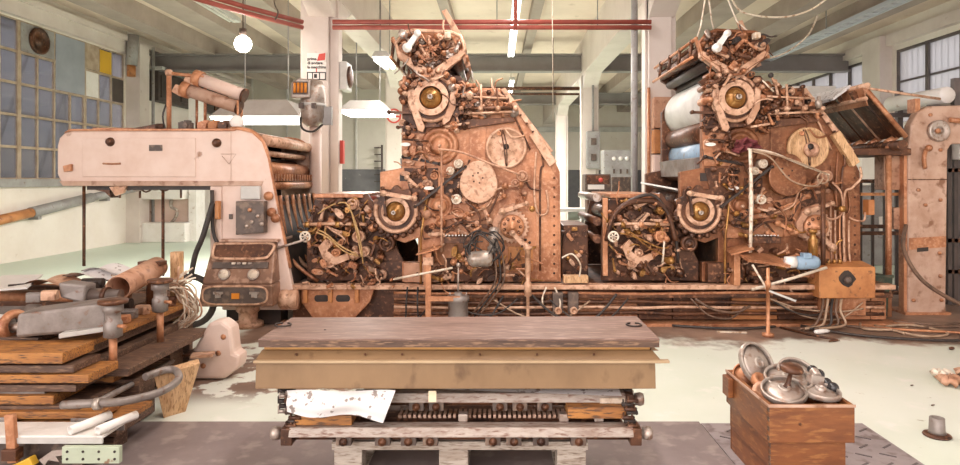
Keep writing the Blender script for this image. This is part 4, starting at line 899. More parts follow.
for x in (120, 140, 181): build('hook', MB().tube([W(x, 187, 7.15), W(x, 198, 7.15)], .012, 6, 0), RUSTD, Dv)
build('rear_post', MB().bx(dl(210, 0).x, dl(222, 0).x, 7.0, 7.3, .35, W(0, 186, 7).z), PINKW, Dv, .01)
build('cable_guard', MB().tube([W(212, 190, 6.96), W(213, 230, 6.96), W(218, 244, 6.96)], .02, 7, 3), RUBBER, Dv); build('pull_handle', MB().box(W(218, 210, 6.95), (.05, .06, .2)), ORANGEP, Dv, .01)
# switch box on the frame
t = build('switch_box', MB().prism([fd(*q) for q in ((240, 201), (268, 201), (268, 232), (240, 234))], 6.88, 6.99), DGREY, Dv, .008)
for x, y in ((250, 210), (258, 216), (252, 222), (262, 224), (247, 226)): build('button', MB().lathe(W(x, y, 6.88), (0, -1, 0), [(.022, 0), (.022, .015), (.01, .02), (0, .02)], 12), STEEL if y > 215 else RUST, t)
build('blank_plate', MB().prism([fd(*q) for q in ((243, 186), (262, 186), (262, 199), (243, 199))], 6.93, 6.99), GREYL, Dv, .006)
build('socket', MB().prism([fd(*q) for q in ((230, 214), (233, 214), (233, 219), (230, 219))], 6.97, 6.99), DGREY, Dv)
for x, y in ((270, 196), (273, 212), (277, 218)): build('valve_knob', MB().lathe(W(x, y, 6.99), (0, -1, 0), [(.03, 0), (.03, .03), (.05, .03), (.05, .06), (0, .065)], 12), RUST, Dv)
# console
C = thing('control_console', W(240, 318, 6.8), 'low brown control console with two dials and a recessed tray', 'control console')
def cp(x, y, D): return W(x, y, D)
zb, zm, zt = .26, .5, .93
A = [V((-3.16, 6.75, zb)), V((-2.36, 6.75, zb)), V((-2.36, 7.35, zb)), V((-3.16, 7.35, zb))]
Mi = [V((-3.12, 6.75, zm)), V((-2.37, 6.75, zm)), V((-2.37, 7.35, zm)), V((-3.12, 7.35, zm))]
Tp = [V((-3.08, 6.95, zt)), V((-2.40, 6.95, zt)), V((-2.40, 7.35, zt)), V((-3.08, 7.35, zt))]
build('lower_body', MB().hexa(A + Mi), BROWNP, C, .02); up = build('upper_body', MB().hexa(Mi + Tp), BROWNP, C, .02)
build('top_shelf', MB().bx(-3.0, -2.36, 6.9, 7.4, zt, zt + .03), PINKR, C, .008)
nrm = V((0, -(zt - zm), .2)).normalized()
def cf(u, v, o=0):  # point on the slanted front, u across 0..1, v up 0..1
    a = Mi[0].lerp(Mi[1], u); b = Tp[0].lerp(Tp[1], u); return a.lerp(b, v) + V((0, -.906, .42)) * o
tr = build('tray', MB().slab([cf(.08, .6, .004), cf(.92, .6, .004), cf(.95, .93, .004), cf(.05, .93, .004)], .01), RUSTD, C)
build('tray_lip', MB().tube([cf(.04, .94, .01), cf(.07, .66, .03), cf(.2, .57, .04), cf(.8, .57, .04), cf(.93, .66, .03), cf(.96, .94, .01), cf(.5, .95, .01), cf(.04, .94, .01)], .016, 8, 4), RUSTL, C)
ld = build('ledge', MB().slab([cf(.1, .36, .0), cf(.92, .36, .0), cf(.92, .5, .0), cf(.1, .5, .0)], .02), DGREY, C)
for k in range(4): build('toggle', MB().box(cf(.42 + k * .08, .46, .04), (.035, .03, .02)), CREAMM if k % 2 == 0 else STEEL, ld)
for u in (.3, .72):
    d = build('dial', MB().lathe(cf(u, .22, 0), (0, -.906, .42), [(.062, 0), (.062, .02), (.054, .028), (.05, .022), (0, .022)], 24), STEEL, C)
    build('dial_face', MB().lathe(cf(u, .22, .03), (0, -.906, .42), [(.048, -.008), (.048, -.002), (.02, -.002), (.015, .006), (0, .006)], 20), CREAMM, d)
pn = build('lower_panel', MB().prism([(-2.76 + .33 * math.copysign(abs(math.cos(a)) ** .35, math.cos(a)), .385 + .085 * math.copysign(abs(math.sin(a)) ** .6, math.sin(a))) for a in [k * .196 for k in range(32)]], 6.735, 6.752), DGREY, C)
build('panel_rim', MB().tube([(-2.76 + .34 * math.copysign(abs(math.cos(a)) ** .35, math.cos(a)), 6.74, .385 + .095 * math.copysign(abs(math.sin(a)) ** .6, math.sin(a))) for a in [k * .196 for k in range(32)]], .012, 7, 0, True), RUSTL, C)
build('orange_indicator', MB().bx(-2.79, -2.71, 6.72, 6.736, .35, .41), ORLED, pn)
for x in (-2.98, -2.6): build('slide_switch', MB().bx(x, x + .1, 6.715, 6.736, .40, .425).bx(x + .02, x + .08, 6.715, 6.736, .36, .4), STEEL, pn)
build('foot', MB().lathe((-2.72, 7.0, 0), (0, 0, 1), [(.16, 0), (.16, .05), (.1, .07), (.1, .15), (.13, .18), (.13, .26)], 18), RUSTL, C); build('plinth', MB().bx(-3.0, -2.4, 7.1, 7.35, 0, .26), BLACK, C)
# bits lying on the delivery roof
zr = W(0, 130, 7.0).z
z2 = zr + .018
t = thing('stand_pipe', W(169, 128, 7.3), 'thin rusty stand pipe rising from the delivery roof', 'pipe')
a = V((W(169, 0, 7.3).x, 7.3, z2)); zz = W(0, 73, 7.3).z
build('pole', MB().tube([a, (a.x, 7.3, zz)], .028, 8, 0), RUST, t); build('arm', MB().tube([(a.x, 7.3, zz), (a.x + .4, 7.3, zz - .05)], .02, 8, 0), RUST, t); build('tip', MB().ball((a.x, 7.3, zz), .045), RUSTL, t); build('flex', MB().tube([(a.x - .03, 7.3, zz - .35), (a.x - .07, 7.3, zz - .5), (a.x - .03, 7.3, zz - .7)], .01, 6, 4), RUBBER, t); build('foot', MB().cyl(a, a + V((0, 0, .02)), .06), RUST, t)
for k, (xa, ya, xb, yb, lb, m) in enumerate(((202, 80, 243, 95, 'upper twin roller with pale cover on the delivery roof', PINKW), (190, 91, 238, 107, 'lower twin roller with pale cover on the delivery roof', PINKR))):
    A_, B_ = W(xa, ya, 7.35), W(xb, yb, 7.35); t = thing('cover_roller', (A_ + B_) / 2, lb, 'roller')
    build('tube_body', MB().cyl(A_, B_, .075, n=18), m, t)
    d = (B_ - A_).normalized()
    build('end_cap', MB().cyl(A_ - d * .09, A_, .095, n=14), RUST, t); build('end_cap', MB().cyl(B_, B_ + d * .03, .085, n=14), RUSTD, t)
    build('end_bracket', MB().box(A_ - d * .07 + V((-.05, 0, -.02)), (.12, .1, .1), ry=30), RUSTL, t, .006)
    if k == 0: build('post', MB().cyl(B_ + V((-.05, .08, -.05)), V((B_.x - .05, 7.43, z2)), .018, n=8).cyl(A_ + V((0, .08, 0)), (A_.x, 7.43, z2), .018, n=8), RUST, t)
    else: build('post', MB().cyl(A_ + V((.05, .06, -.05)), V((A_.x + .05, 7.41, z2)), .016, n=8), RUST, t)
c = W(237, 122, 7.25)
t = thing('dial_disc', V((c.x, 7.25, z2)), 'small round white dial standing on the delivery roof edge', 'dial')
build('disc', MB().lathe(c, (.15, -1, 0), [(.075, -.01), (.075, .02), (.06, .028), (0, .028)], 22), WHITE, t); build('stem', MB().cyl((c.x, 7.27, z2), (c.x, 7.27, c.z + .25), .012, n=8), RUST, t); build('base', MB().box((c.x, 7.27, z2 + .012), (.08, .08, .024)), RUST, t)
def roofbit(name, x, mbf, m, label, cat):
    p = V((W(x, 0, 7.3).x, 7.3, z2)); solo(name, mbf(p), m, label, cat, base=p)
roofbit('wedge_tool', 143, lambda p: MB().hexa([p + V(q) for q in ((-.13, -.05, 0), (.16, -.03, .0), (.16, .03, .0), (-.13, .05, 0), (-.13, -.05, .015), (.16, -.03, .07), (.16, .03, .07), (-.13, .05, .015))]).cyl(p + V((.16, 0, .04)), p + V((.24, 0, .04)), .04, n=12), RUSTD, 'dark wedge shaped tool lying on the delivery roof', 'tool')
roofbit('flat_bar', 116, lambda p: MB().box(p + V((0, 0, .014)), (.5, .06, .028)), RUST, 'flat rusty bar lying along the delivery roof near the windows', 'bar')
roofbit('flat_bar', 92, lambda p: MB().box(p + V((0, .15, .01)), (.36, .06, .02), rz=8), RUSTD, 'thin dark bar near the rounded end of the delivery roof', 'bar')
for k, (x, m, lb) in enumerate(((205, RUST, 'small rusty casting below the twin rollers'), (215, ORANGEP, 'orange rusty casting beside the small casting on the roof'), (225, RUSTD, 'dark casting next to the round dial on the roof'), (186, DGREY, 'tiny dark block by the stand pipe on the roof'))):
    roofbit('casting', x, lambda p, k=k: MB().box(p + V((0, 0, .045)), (.13, .1, .09)).cyl(p + V((0, -.08, .05)), p + V((0, .08, .05)), .05, n=12).box(p + V((.02, 0, .1)), (.06, .06, .03)), m, lb, 'casting')
# powder sprayer: grey can with amber vials on a pole behind the delivery
c = W(310, 103, 8.7)
t = thing('powder_sprayer', (c.x, 8.7, W(0, 150, 8.7).z), 'grey metal canister head with amber vials beside the poster column', 'sprayer')
r = .16
build('canister', MB().lathe((c.x + .04, 8.7, c.z), (0, 0, 1), [(.07, -.33), (.14, -.27), (.165, -.2), (.165, .2), (.13, .29), (.06, .32), (0, .32)], 24), SILVER, t)
build('front_case', MB().prism([fd_ for fd_ in [(c.x - .2, c.z + .04), (c.x + .06, c.z + .04), (c.x + .06, c.z + .29), (c.x - .1, c.z + .31), (c.x - .2, c.z + .25)]], 8.5, 8.7), SILVER, t, .02)
build('vial_window', MB().bx(c.x - .17, c.x + .03, 8.485, 8.5, c.z + .09, c.z + .26), DGREY, t)
for k in range(4): build('vial', MB().cyl((c.x - .14 + k * .048, 8.48, c.z + .11), (c.x - .14 + k * .048, 8.48, c.z + .24), .018, n=10), ORLED, t)
build('band', MB().lathe((c.x + .04, 8.7, c.z - .05), (0, 0, 1), [(.175, 0), (.175, .04), (.16, .04)], 24), GREYL, t)
for x in (-.07, .1): build('hole', MB().bx(c.x + x - .03, c.x + x + .03, 8.52, 8.56, c.z - .09, c.z - .02), DGREY, t)
build('side_bracket', MB().bx(c.x + .18, c.x + .3, 8.66, 8.74, c.z - .3, c.z - .05).cyl((c.x + .1, 8.7, c.z - .1), (c.x + .26, 8.7, c.z - .1), .03, n=8), GREY, t, .005)
build('hose', MB().tube([(c.x - .1, 8.6, c.z - .2), (c.x - .05, 8.52, c.z - .36), (c.x + .08, 8.55, c.z - .4), (c.x + .2, 8.6, c.z - .3)], .015, 7, 5), RUBBER, t)
build('pole', MB().cyl((c.x + .06, 8.75, 0), (c.x + .06, 8.75, c.z - .28), .08, n=16), PINKW, t)
# ------------------------------------------------------------------ steel sheets on the floor in front
def tread_mat():
    m = mat('worn tread plate', (.36, .31, .31), (.28, .24, .24), (.20, .155, .15), 2.5, 12, .45, .2)
    return m
PLATEM = mat('smooth floor sheet', (.27, .215, .205), (.21, .165, .16), (.33, .27, .25), 1.6, 8, .45, .1, .05)
solo('floor_plate', MB().bx(-3.2, 1.33, 2.6, 4.22, .001, .008), PLATEM, 'smooth grey brown steel floor sheet under the roller stack', 'floor sheet')
t = thing('floor_plate', (1.9, 3.5, 0), 'tread patterned steel floor sheet beside the crates of wheels', 'floor sheet')
build('sheet', MB().bx(1.335, 2.39, 2.6, 4.19, .001, .008), tread_mat(), t)
tm = MB(); 
for i in range(7):
    for j in range(12):
        x, y = 1.42 + i * .14 + (.07 if j % 2 else 0), 2.7 + j * .125
        tm.box((x, y, .0095), (.085, .012, .003), rz=35 if j % 2 else -35)
build('tread', tm, mat('dark tread steel', (.12, .10, .10), rough=.5), t)['kind'] = 'stuff'  # raised tread marks in a darker steel than the sheet

# ------------------------------------------------------------------ trough box on gripper bars on a pallet
Y0 = 3.3
def g(x, y, D=Y0): return W(x, y, D)
t = thing('wooden_pallet', (-.2, 3.6, 0), 'pale wooden pallet under the gripper bars', 'pallet')
zt = g(0, 441, 3.4).z
def gx(x, D=Y0): return (x - VX) / F * D
PX0, PX1 = gx(332, 3.4), gx(588, 3.4)
for k in range(7): build('deck_board', MB().bx(PX0, PX1, 3.39 + k * .125, 3.50 + k * .125, zt - .045, zt), PALLET, t, .004)
for x0, x1 in ((334, 362), (439, 468), (557, 586)):
    for y in (3.40, 3.72, 4.10): build('block', MB().bx(gx(x0, 3.4), gx(x1, 3.4), y, y + .12, .02, zt - .045), PALLET, t, .004)
    build('bottom_board', MB().bx(gx(x0, 3.4), gx(x1, 3.4), 3.38, 4.24, 0.009, .022), PALLET, t)
def gripper(name, label, y_, z, x0, x1, depth, pads, chain):
    T = thing(name, ((x0 + x1) / 2, y_, z - .11), label, 'gripper bar', 'gripper bars under the tan trough')
    build('bar', MB().hexa([(x0, y_, z - .045), (x1, y_, z - .045), (x1, y_ + .1, z - .045), (x0, y_ + .1, z - .045), (x0, y_ + .02, z), (x1, y_ + .02, z), (x1, y_ + .1, z), (x0, y_ + .1, z)]), mat('scuffed white bar', (.44, .37, .32), (.27, .19, .15), (.20, .11, .08), 5, 18, .5, .1, .15, stretch=(1, 4, 4)), T, .004)
    build('shaft', MB().cyl((x0, y_ + .06, z - .06), (x1, y_ + .06, z - .06), .018, n=10), RUSTD, T)
    build('back_bar', MB().bx(x0 + .02, x1 - .02, y_ + .12, y_ + depth, z - .07, z - .03), RUSTD, T, .004)
    for x in pads:
        p = build('pad_bracket', MB().bx(x - .04, x + .04, y_ + .01, y_ + .08, z - .092, z - .04), DGREY, T, .004)
        build('bolt', MB().lathe((x, y_ + .01, z - .068), (0, -1, 0), [(.02, 0), (.022, .012), (.012, .014), (.012, .02), (0, .02)], 10), RUSTD, p)
    for s, x in ((-1, x0), (1, x1)):
        e = build('end_bearing', MB().box((x + s * .015, y_ + .06, z - .05), (.06, .09, .09)), RUSTD, T, .006)
        build('roller', MB().lathe((x + s * .04, y_ + .06, z - .045), (s, 0, 0), [(.02, 0), (.02, .02), (.032, .02), (.036, .05), (.03, .065), (0, .065)], 14), STEEL, e)
    if chain:
        for s, x in ((-1, x0 + .0), (1, x1)):
            c_ = build('chain', MB().tube([(x, y_ + .05, z - .02), (x, y_ + .05, z + .02)], .01, 6, 0), RUSTD, T)
            for k in range(7):
                p = V((x - s * .012 * (k % 3), y_ + .04 + .01 * (k % 2), z + .0 + k * .022))
                build('chain_link', MB().cyl(p - V((.03, 0, 0)), p + V((.03, 0, 0)), .011, n=8).box(p + V((.022, 0, .008)), (.006, .018, .035)).box(p - V((.022, 0, -.008)), (.006, .018, .035)), BLACK if k % 2 else RUSTD, c_)
    return T
zl = g(0, 429).z; zu = g(0, 397, 3.38).z
lw = gripper('gripper_bar', 'lowest gripper bar with chains, lying on the pallet', 3.3, zl, gx(288), gx(634), .42, [gx(x) for x in (343, 382, 408, 430, 493, 514, 541, 579)], True)
for k in range(44): build('gripper_finger', MB().box((gx(395) + k * .027, 3.52, zl + .0), (.016, .09, .02)).box((gx(395) + k * .027, 3.46, zl + .012), (.014, .03, .014)), PINKR, lw)
build('rail', MB().bx(gx(300), gx(628), 3.5, 3.7, zl - .03, zl - .01), RUSTD, lw)
for x in (462, 566, 602): build('clip', MB().box((gx(x), 3.42, zl + .02), (.05, .05, .04)), STEEL, lw, .004)
up = gripper('gripper_bar', 'upper gripper bar tucked just under the tan trough', 3.42, zu, gx(360, 3.42), gx(626, 3.42), .36, [gx(x, 3.42) for x in (416, 436, 500, 520, 545, 582)], False)
build('spacer', MB().bx(gx(600, 3.42), gx(625, 3.42), 3.42, 3.55, zu - .07, zu - .02), CREAMM, up, .004)
for s, x in ((-1, 282), (1, 628)):     # piled chain ends
    tt = thing('drive_chain', (gx(x, 3.5), 3.5, zl), 'pile of dark chain links at the %s of the gripper bars' % ('window side' if s < 0 else 'crate side'), 'chain')
    for k in range(6):
        for j in range(2):
            p = V((gx(x, 3.5) + s * (.0 - .035 * j) + .008 * (k % 2), 3.5 + .03 * j, zl + .02 + k * .028)) 
            build('chain_link', MB().cyl(p - V((.02, 0, 0)), p + V((.02, 0, 0)), .013, n=8).box(p + V((.018, 0, .008)), (.006, .02, .04)).box(p - V((.018, 0, -.008)), (.006, .02, .04)), BLACK if (k + j) % 3 else STEEL, tt)
solo('wooden_batten', MB().bx(gx(292), gx(350), 3.34, 3.5, zl + .002, zl + .055), WOODO, 'orange brown wood batten under the hanging white paper', 'wood block', bev=.004)
solo('wooden_batten', MB().bx(gx(569), gx(631), 3.36, 3.52, zl + .03, zl + .09), WOODO, 'orange wood batten with notched edge at the crate side of the stack', 'wood block', bev=.004)
zbx = g(0, 389).z
solo('paper_sheet', MB().sheet(lambda u, v: (gx(288) + (gx(396) - gx(288)) * u - .06 * v * u, 3.285 - .02 * v + .012 * math.sin(u * 9 + v * 2) + .01 * math.sin(v * 8), zbx - .004 - v * (.15 if True else 0) * (.72 + .28 * u) - .012 * math.sin(u * 7) * v), 24, 10), PAPER, 'creased white paper hanging below the tan trough', 'paper')
solo('paper_sheet', MB().sheet(lambda u, v: (gx(398) + (gx(624) - gx(398)) * u, 3.36 + .08 * v, zbx - .012 - .045 * u * (1 - v * .3)), 20, 4), PAPER, 'flat white paper strip laid over the upper gripper bar', 'paper')
t = thing('trough_box', (-.2, 3.5, zbx), 'long tan painted metal trough box on the gripper bars', 'trough')
za, zb_ = g(0, 361).z, g(0, 352).z
bx0, bx1 = gx(255), gx(656)
build('body', MB().hexa([(bx0, 3.3, zbx), (bx1, 3.3, zbx), (bx1, 3.78, zbx), (bx0, 3.78, zbx), (bx0 + .005, 3.3, za), (bx1 - .003, 3.3, za), (bx1, 3.78, za), (bx0 + .005, 3.78, za)]), TANM, t, .004)
build('upper_rim', MB().hexa([(bx0, 3.285, za), (bx1 + .03, 3.285, za), (bx1 + .03, 3.8, za), (bx0, 3.8, za), (bx0 + .02, 3.34, zb_), (bx1 - .01, 3.34, zb_), (bx1 - .01, 3.8, zb_), (bx0 + .02, 3.8, zb_)]), TANM, t, .005)
build('rim_lip', MB().bx(bx0 - .002, bx1 + .065, 3.275, 3.31, za - .006, za + .008), mat('worn tan edge', (.50, .36, .22), (.38, .26, .15), None, 3, 12, .5, stretch=(.5, 2, 2)), t, .003)
build('inner_edge', MB().bx(bx0 + .03, bx1 - .02, 3.345, 3.37, zb_, zb_ + .026), mat('yellowed edge strip', (.56, .29, .09), (.42, .21, .065), None, 3, 12, .5, stretch=(.5, 2, 2)), t, .003)
for x in (296, 365, 402, 480, 537, 594): build('rivet', MB().lathe((gx(x), 3.31, za + .03), (0, -1, .5), [(.006, 0), (.006, .012), (0, .014)], 8), RUSTD, t)
build('corner_gusset', MB().prism([(bx1 - .01, zb_), (bx1 + .065, za), (bx1 - .01, za)], 3.5, 3.52), TANM, t)
build('weld_seam', MB().bx(gx(484), gx(488), 3.297, 3.301, zbx + .02, za - .01), TANM, t)
zl0, zl1 = zb_ + .026, g(0, 339).z
lid = thing('lid_board', (-.2, 3.55, zl0), 'brown lid board with two ring pulls on the tan trough', 'lid')
build('board', MB().hexa([(gx(259), 3.3, zl0), (gx(659), 3.3, zl0), (gx(659), 3.84, zl0), (gx(259), 3.84, zl0), (gx(258), 3.3, zl1), (gx(660), 3.3, zl1 + .002), (gx(660), 3.84, zl1 + .004), (gx(258), 3.84, zl1 - .004)]), LIDM, lid, .004)
build('front_strip', MB().bx(gx(259), gx(659), 3.292, 3.3, zl0, zl1 - .006), WOODD, lid)
for x in (283, 634): build('ring_pull', MB().torus((gx(x, 3.6), 3.6, zl1 + .007), (0, .0, 1), .042, .005, 24, 6, 20, 340), BLACK, lid)
build('hole', MB().cyl((gx(325, 3.5), 3.5, zl1 - .006), (gx(325, 3.5), 3.5, zl1 + .003), .006, n=10), BLACK, lid)
# label tag
solo('paper_tag', MB().sheet(lambda u, v: (gx(429) + .04 * u, 3.272 + .004 * math.sin(v * 4), zbx - .002 - .055 * v), 3, 5), mat('yellowed tag', (.72, .60, .42), rough=.8), 'small yellowed tag hanging from the trough beside the white paper', 'tag')

# ------------------------------------------------------------------ crates of wheels
CX0, CX1, CY0, CY1 = 1.36, 1.79, 3.2, 3.8
def crate(x0, x1, y0, y1, z0, z1, label, lug):
    t = thing('wooden_crate', ((x0 + x1) / 2, (y0 + y1) / 2, z0), label, 'crate', 'stacked wooden crates')
    th = .022
    build('end_panel', MB().bx(x0, x1, y0, y0 + th, z0, z1), WOODR, t, .004); build('end_panel', MB().bx(x0, x1, y1 - th, y1, z0, z1), WOODR, t, .004)
    build('side_panel', MB().bx(x0, x0 + th, y0 + th, y1 - th, z0, z1), WOODR, t, .003); build('side_panel', MB().bx(x1 - th, x1, y0 + th, y1 - th, z0, z1), WOODR, t, .003)
    build('bottom', MB().bx(x0 + th, x1 - th, y0 + th, y1 - th, z0, z0 + .015), WOODR, t)
    for k in range(4):
        z = z0 + (z1 - z0) * (k + .5) / 4; build('corner_joint', MB().bx(x0 - .001, x0 + .002, y0 - .002, y0 + th, z - .012, z + .012), WOODD, t)
    if lug: build('handle_block', MB().bx(x0 - .03, x0, y1 - .12, y1 - .02, z0 + .06, z1 - .02), WOODR, t, .005); build('rim', MB().bx(x0 - .003, x1 + .003, y0 - .003, y0 + .0, z1 - .012, z1 + .002).bx(x0 - .004, x0, y0, y1, z1 - .012, z1 + .002), PINKR, t); build('nail', MB().lathe(((x0 + x1) / 2 - .06, y0, (z0 + z1) / 2), (0, -1, 0), [(.008, 0), (.008, .003), (0, .004)], 8), RUSTD, t)
    return t
crate(CX0 + .025, CX1 - .03, CY0 + .03, CY1, .008, .148, 'lowest wooden crate standing on the floor sheets', False)
crate(CX0 + .015, CX1 - .035, CY0 + .02, CY1 - .02, .149, .281, 'middle wooden crate under the one filled with wheels', False)
crate(CX0, CX1, CY0, CY1, .284, .475, 'top wooden crate filled with metal wheels and pulleys', True)
def wheel(c, ax, r, label, m=SILVER, hubh=.024, spokes=0, dish=.02, rim=.12):
    t = thing('pulley', c, label, 'wheel', 'metal wheels in the crate')
    a = V(ax).normalized()
    build('outer_ring', MB().ring(c, a, r, r * (1 - rim), -.014, .016, 32), m, t, .005)
    build('web', MB().lathe(c, a, [(r * .95, -.005), (r * .6, dish * .4), (r * .25, dish)], 28), STEEL if m is SILVER else m, t)
    build('hub', MB().lathe(c, a, [(r * .28, -.01), (r * .28, hubh), (r * .18, hubh + .005), (r * .14, hubh), (r * .14, 0), (0, 0)], 18), m, t)
    return t
wheel(V((1.47, 3.62, .56)), (.45, -.75, .5), .125, 'tallest metal wheel leaning upright at the back of the crate', PEACH if False else SILVER)
wheel(V((1.655, 3.52, .525)), (.1, -.6, .8), .115, 'pale dished wheel leaning behind the centre of the crate', STEEL)
wheel(V((1.575, 3.46, .525)), (-.05, -.3, .93), .125, 'bright wheel lying flat in the middle of the crate', SILVER)
wheel(V((1.50, 3.345, .50)), (-.12, -.3, .93), .115, 'wheel with a raised spindle hub at the front corner', SILVER)
wheel(V((1.685, 3.335, .498)), (.05, -.12, .98), .10, 'flat wheel resting on the front rim of the crate', STEEL, dish=.01)
wheel(V((1.44, 3.70, .47)), (-.2, -.75, .6), .075, 'small dark ribbed wheel at the far corner of the crate', RUST)
t = thing('valve_spindle', (1.5, 3.38, .51), 'dark mushroom headed spindle standing on the front wheel', 'spindle')
build('stem', MB().lathe((1.515, 3.35, .50), (.25, 0, 1), [(.03, 0), (.022, .02), (.012, .04), (.012, .1)], 14), RUSTD, t); build('head', MB().lathe((1.54, 3.35, .60), (.1, -.1, 1), [(.02, -.01), (.055, .0), (.06, .015), (.05, .028), (0, .03)], 20), RUSTD, t)
solo('hub_block', MB().box((1.70, 3.42, .535), (.07, .06, .05), ry=8).cyl((1.70, 3.4, .555), (1.70, 3.44, .575), .025, n=12), STEEL, 'square metal hub block beside the black balls', 'block', bev=.004)
bl = [(1.755, 3.50, .515), (1.725, 3.56, .52), (1.765, 3.43, .51), (1.745, 3.47, .545), (1.70, 3.62, .515), (1.77, 3.37, .505), (1.755, 3.56, .54)]
for k, p in enumerate(bl):
    solo('black_ball', MB().ball(p, .03), mat('glossy black knob', (.03, .028, .03), rough=.15), 'glossy black ball knob heaped at the corner of the wheel crate', 'knob', 'black ball knobs in the crate')
for k, (p, ax, lb) in enumerate((((1.45, 3.52, .49), (.3, -.5, .8), 'rusty gear blank in the crate behind the tall wheel'), ((1.52, 3.47, .49), (-.6, -.5, .6), 'small rusty collar wedged in the middle of the crate'), ((1.42, 3.42, .47), (-.3, -.6, .7), 'rusty collar against the long side of the crate'))):
    solo('metal_collar', MB().lathe(p, ax, [(.05, -.02), (.055, 0), (.05, .02), (.03, .022), (.03, 0), (0, 0)], 18), (RUST, RUSTL, PEACH)[k], lb, 'collar')
for k, (a, b, lb) in enumerate((((1.42, 3.66, .5), (1.52, 3.46, .52), 'thin steel rod lying beside the ribbed wheel'), ((1.5, 3.56, .54), (1.62, 3.64, .54), 'short steel rod lying behind the bright wheel'))):
    solo('steel_rod', MB().cyl(a, b, .009, n=8), STEEL, lb, 'rod')
fill = MB(); rd = random.Random(4)
for k in range(46):
    p = V((rd.uniform(1.41, 1.74), rd.uniform(3.25, 3.75), rd.uniform(.32, .43))); fill.lathe(p, (rd.uniform(-1, 1), rd.uniform(-1, 1), 1), [(.045, -.02), (.05, 0), (.04, .02), (.02, .03), (0, .03)], 10)
o = solo('metal_scrap', fill, RUST, 'loose rusty metal scrap filling the top crate below the wheels', 'scrap'); o['kind'] = 'stuff'
# spindle cone and rags on the floor
c = V((2.75, 4.0, 0))
t = thing('flanged_bushing', c, 'small rusty flanged bushing standing alone on the pale floor', 'bushing')
build('flange', MB().lathe(c, (0, 0, 1), [(.075, 0), (.08, .006), (.075, .014), (.05, .02)], 28), RUSTD, t); build('neck', MB().lathe(c, (0, 0, 1), [(.052, .014), (.045, .04), (.042, .115), (.03, .118), (.028, .06), (0, .06)], 24), ZINC, t)
c = V((3.62, 5.05, 0)); t = thing('rag_heap', c, 'crumpled pinkish brown rags lying on the floor by the frame', 'rags'); rd = random.Random(2)
for k in range(9):
    p = c + V((rd.uniform(-.12, .22), rd.uniform(-.08, .1), .035 + .012 * (k % 3))); ph = rd.uniform(0, 6)
    mb = MB().lathe(p, (rd.uniform(-.3, .3), rd.uniform(-.3, .3), 1), [(0, -.03), (.05, -.025), (.075, 0), (.05, .022), (.02, .03), (0, .02)], 22)
    for v_ in mb.bm.verts:
        q = v_.co - p; aa = math.atan2(q.y, q.x); v_.co = p + q * (1 + .28 * math.sin(5 * aa + ph) + .12 * math.sin(11 * aa + ph * 2)); v_.co.z = max(v_.co.z + .012 * math.sin(7 * aa + ph), .003)
    build('rag', mb, (PEACH, RUSTL, WOODD, CREAMM)[k % 4], t)
# scraps on the oily floor
for k, (x, y, m, s, lb) in enumerate(((822, 334, WHITE, (.2, .06, .05), 'white crumpled scrap on the oily floor before the orange box'), (829, 318, REDS, (.06, .05, .03), 'small red scrap near the cables by the orange box'), (845, 321, WHITE, (.04, .03, .02), 'tiny white scrap beside the base under the orange box'), (834, 342, RUSTD, (.14, .05, .02), 'dark flat metal offcut on the floor before the orange box'), (742, 322, WHITE, (.05, .03, .015), 'tiny white chip on the oily floor before the second tower'), (952, 350, RUSTD, (.06, .05, .03), 'dark lump on the pale floor near the frame'), (933, 406, RUSTD, (.035, .02, .01), 'small dark chip on the pale floor behind the bushing'), (912, 386, RUSTD, (.03, .02, .01), 'speck of dark grit on the pale floor'))):
    D = F * EYE / (y - VY); p = W(x, y, D); p.z = s[2] / 2 + .002
    solo('floor_scrap', MB().lathe(p, (1, .3, 0), [(0, -s[0] / 2), (s[2] * .45, -s[0] * .4), (s[2] * .5, 0), (s[2] * .4, s[0] * .3), (s[2] * .15, s[0] / 2)], 8), m, lb, 'scrap')
solo('wooden_stick', MB().box(W(732, 333, 6.7) * 1 + V((0, 0, 0)), (.3, .03, .012), rz=-8), CREAMM, 'thin pale stick lying on the oily floor', 'stick')
bpy.data.objects['wooden_stick'].location.z = .002
solo('crowbar', MB().tube([(3.05, 6.9, .012), (3.2, 6.6, .012), (3.38, 6.35, .012)], .012, 6, 0), RUSTD, 'dark iron bar lying on the floor before the orange box', 'bar')
# ------------------------------------------------------------------ heap of planks and machine parts by the windows
XP = -2.57        # the long end of the heap, planks lie across it
def plank(x0, x1, y0, y1, z0, z1, m, label, rz=0):
    return solo('wooden_plank', MB().box(((x0 + x1) / 2, (y0 + y1) / 2, (z0 + z1) / 2), (x1 - x0, y1 - y0, z1 - z0), rz=rz), m, label, 'plank', bev=.005)
def zy(y, D): return EYE - (y - VY) * D / F
def stack(x1, y0, d, ya, yb, m, lb, x0=-4.1, rz=0):
    plank(x0, x1, y0, y0 + d, zy(yb, y0), zy(ya, y0), m, lb, rz)
Yf = 3.72
stack(-2.54, 3.74, .30, 353, 364, WOODO, 'top orange plank with dark end at the front of the heap')
stack(-2.50, 3.78, .26, 365.5, 373, WOODD, 'short dark plank under the top orange plank')
stack(-2.40, 3.76, .30, 375, 383.5, WOODO, 'orange plank with dark end grain halfway up the heap')
stack(-2.50, 3.80, .4, 385, 392, WOODD, 'thin dark plank under the halfway orange plank')
stack(-2.62, 3.78, .3, 396, 405, WOODO, 'orange plank with a grey iron strip lying on it')
stack(-2.45, 3.76, .4, 406.5, 410, WOODD, 'thin black plank under the iron strip plank')
stack(-2.30, 3.72, .2, 412, 419.5, WOODO, 'orange plank with a curved end low in the heap')
stack(-2.20, 3.74, .35, 421, 427.5, WOODO, 'orange brown plank behind the drilled grey strips')
stack(-2.20, 3.70, .4, 428, 437, WOODD, 'lowest dark plank at the front of the heap')
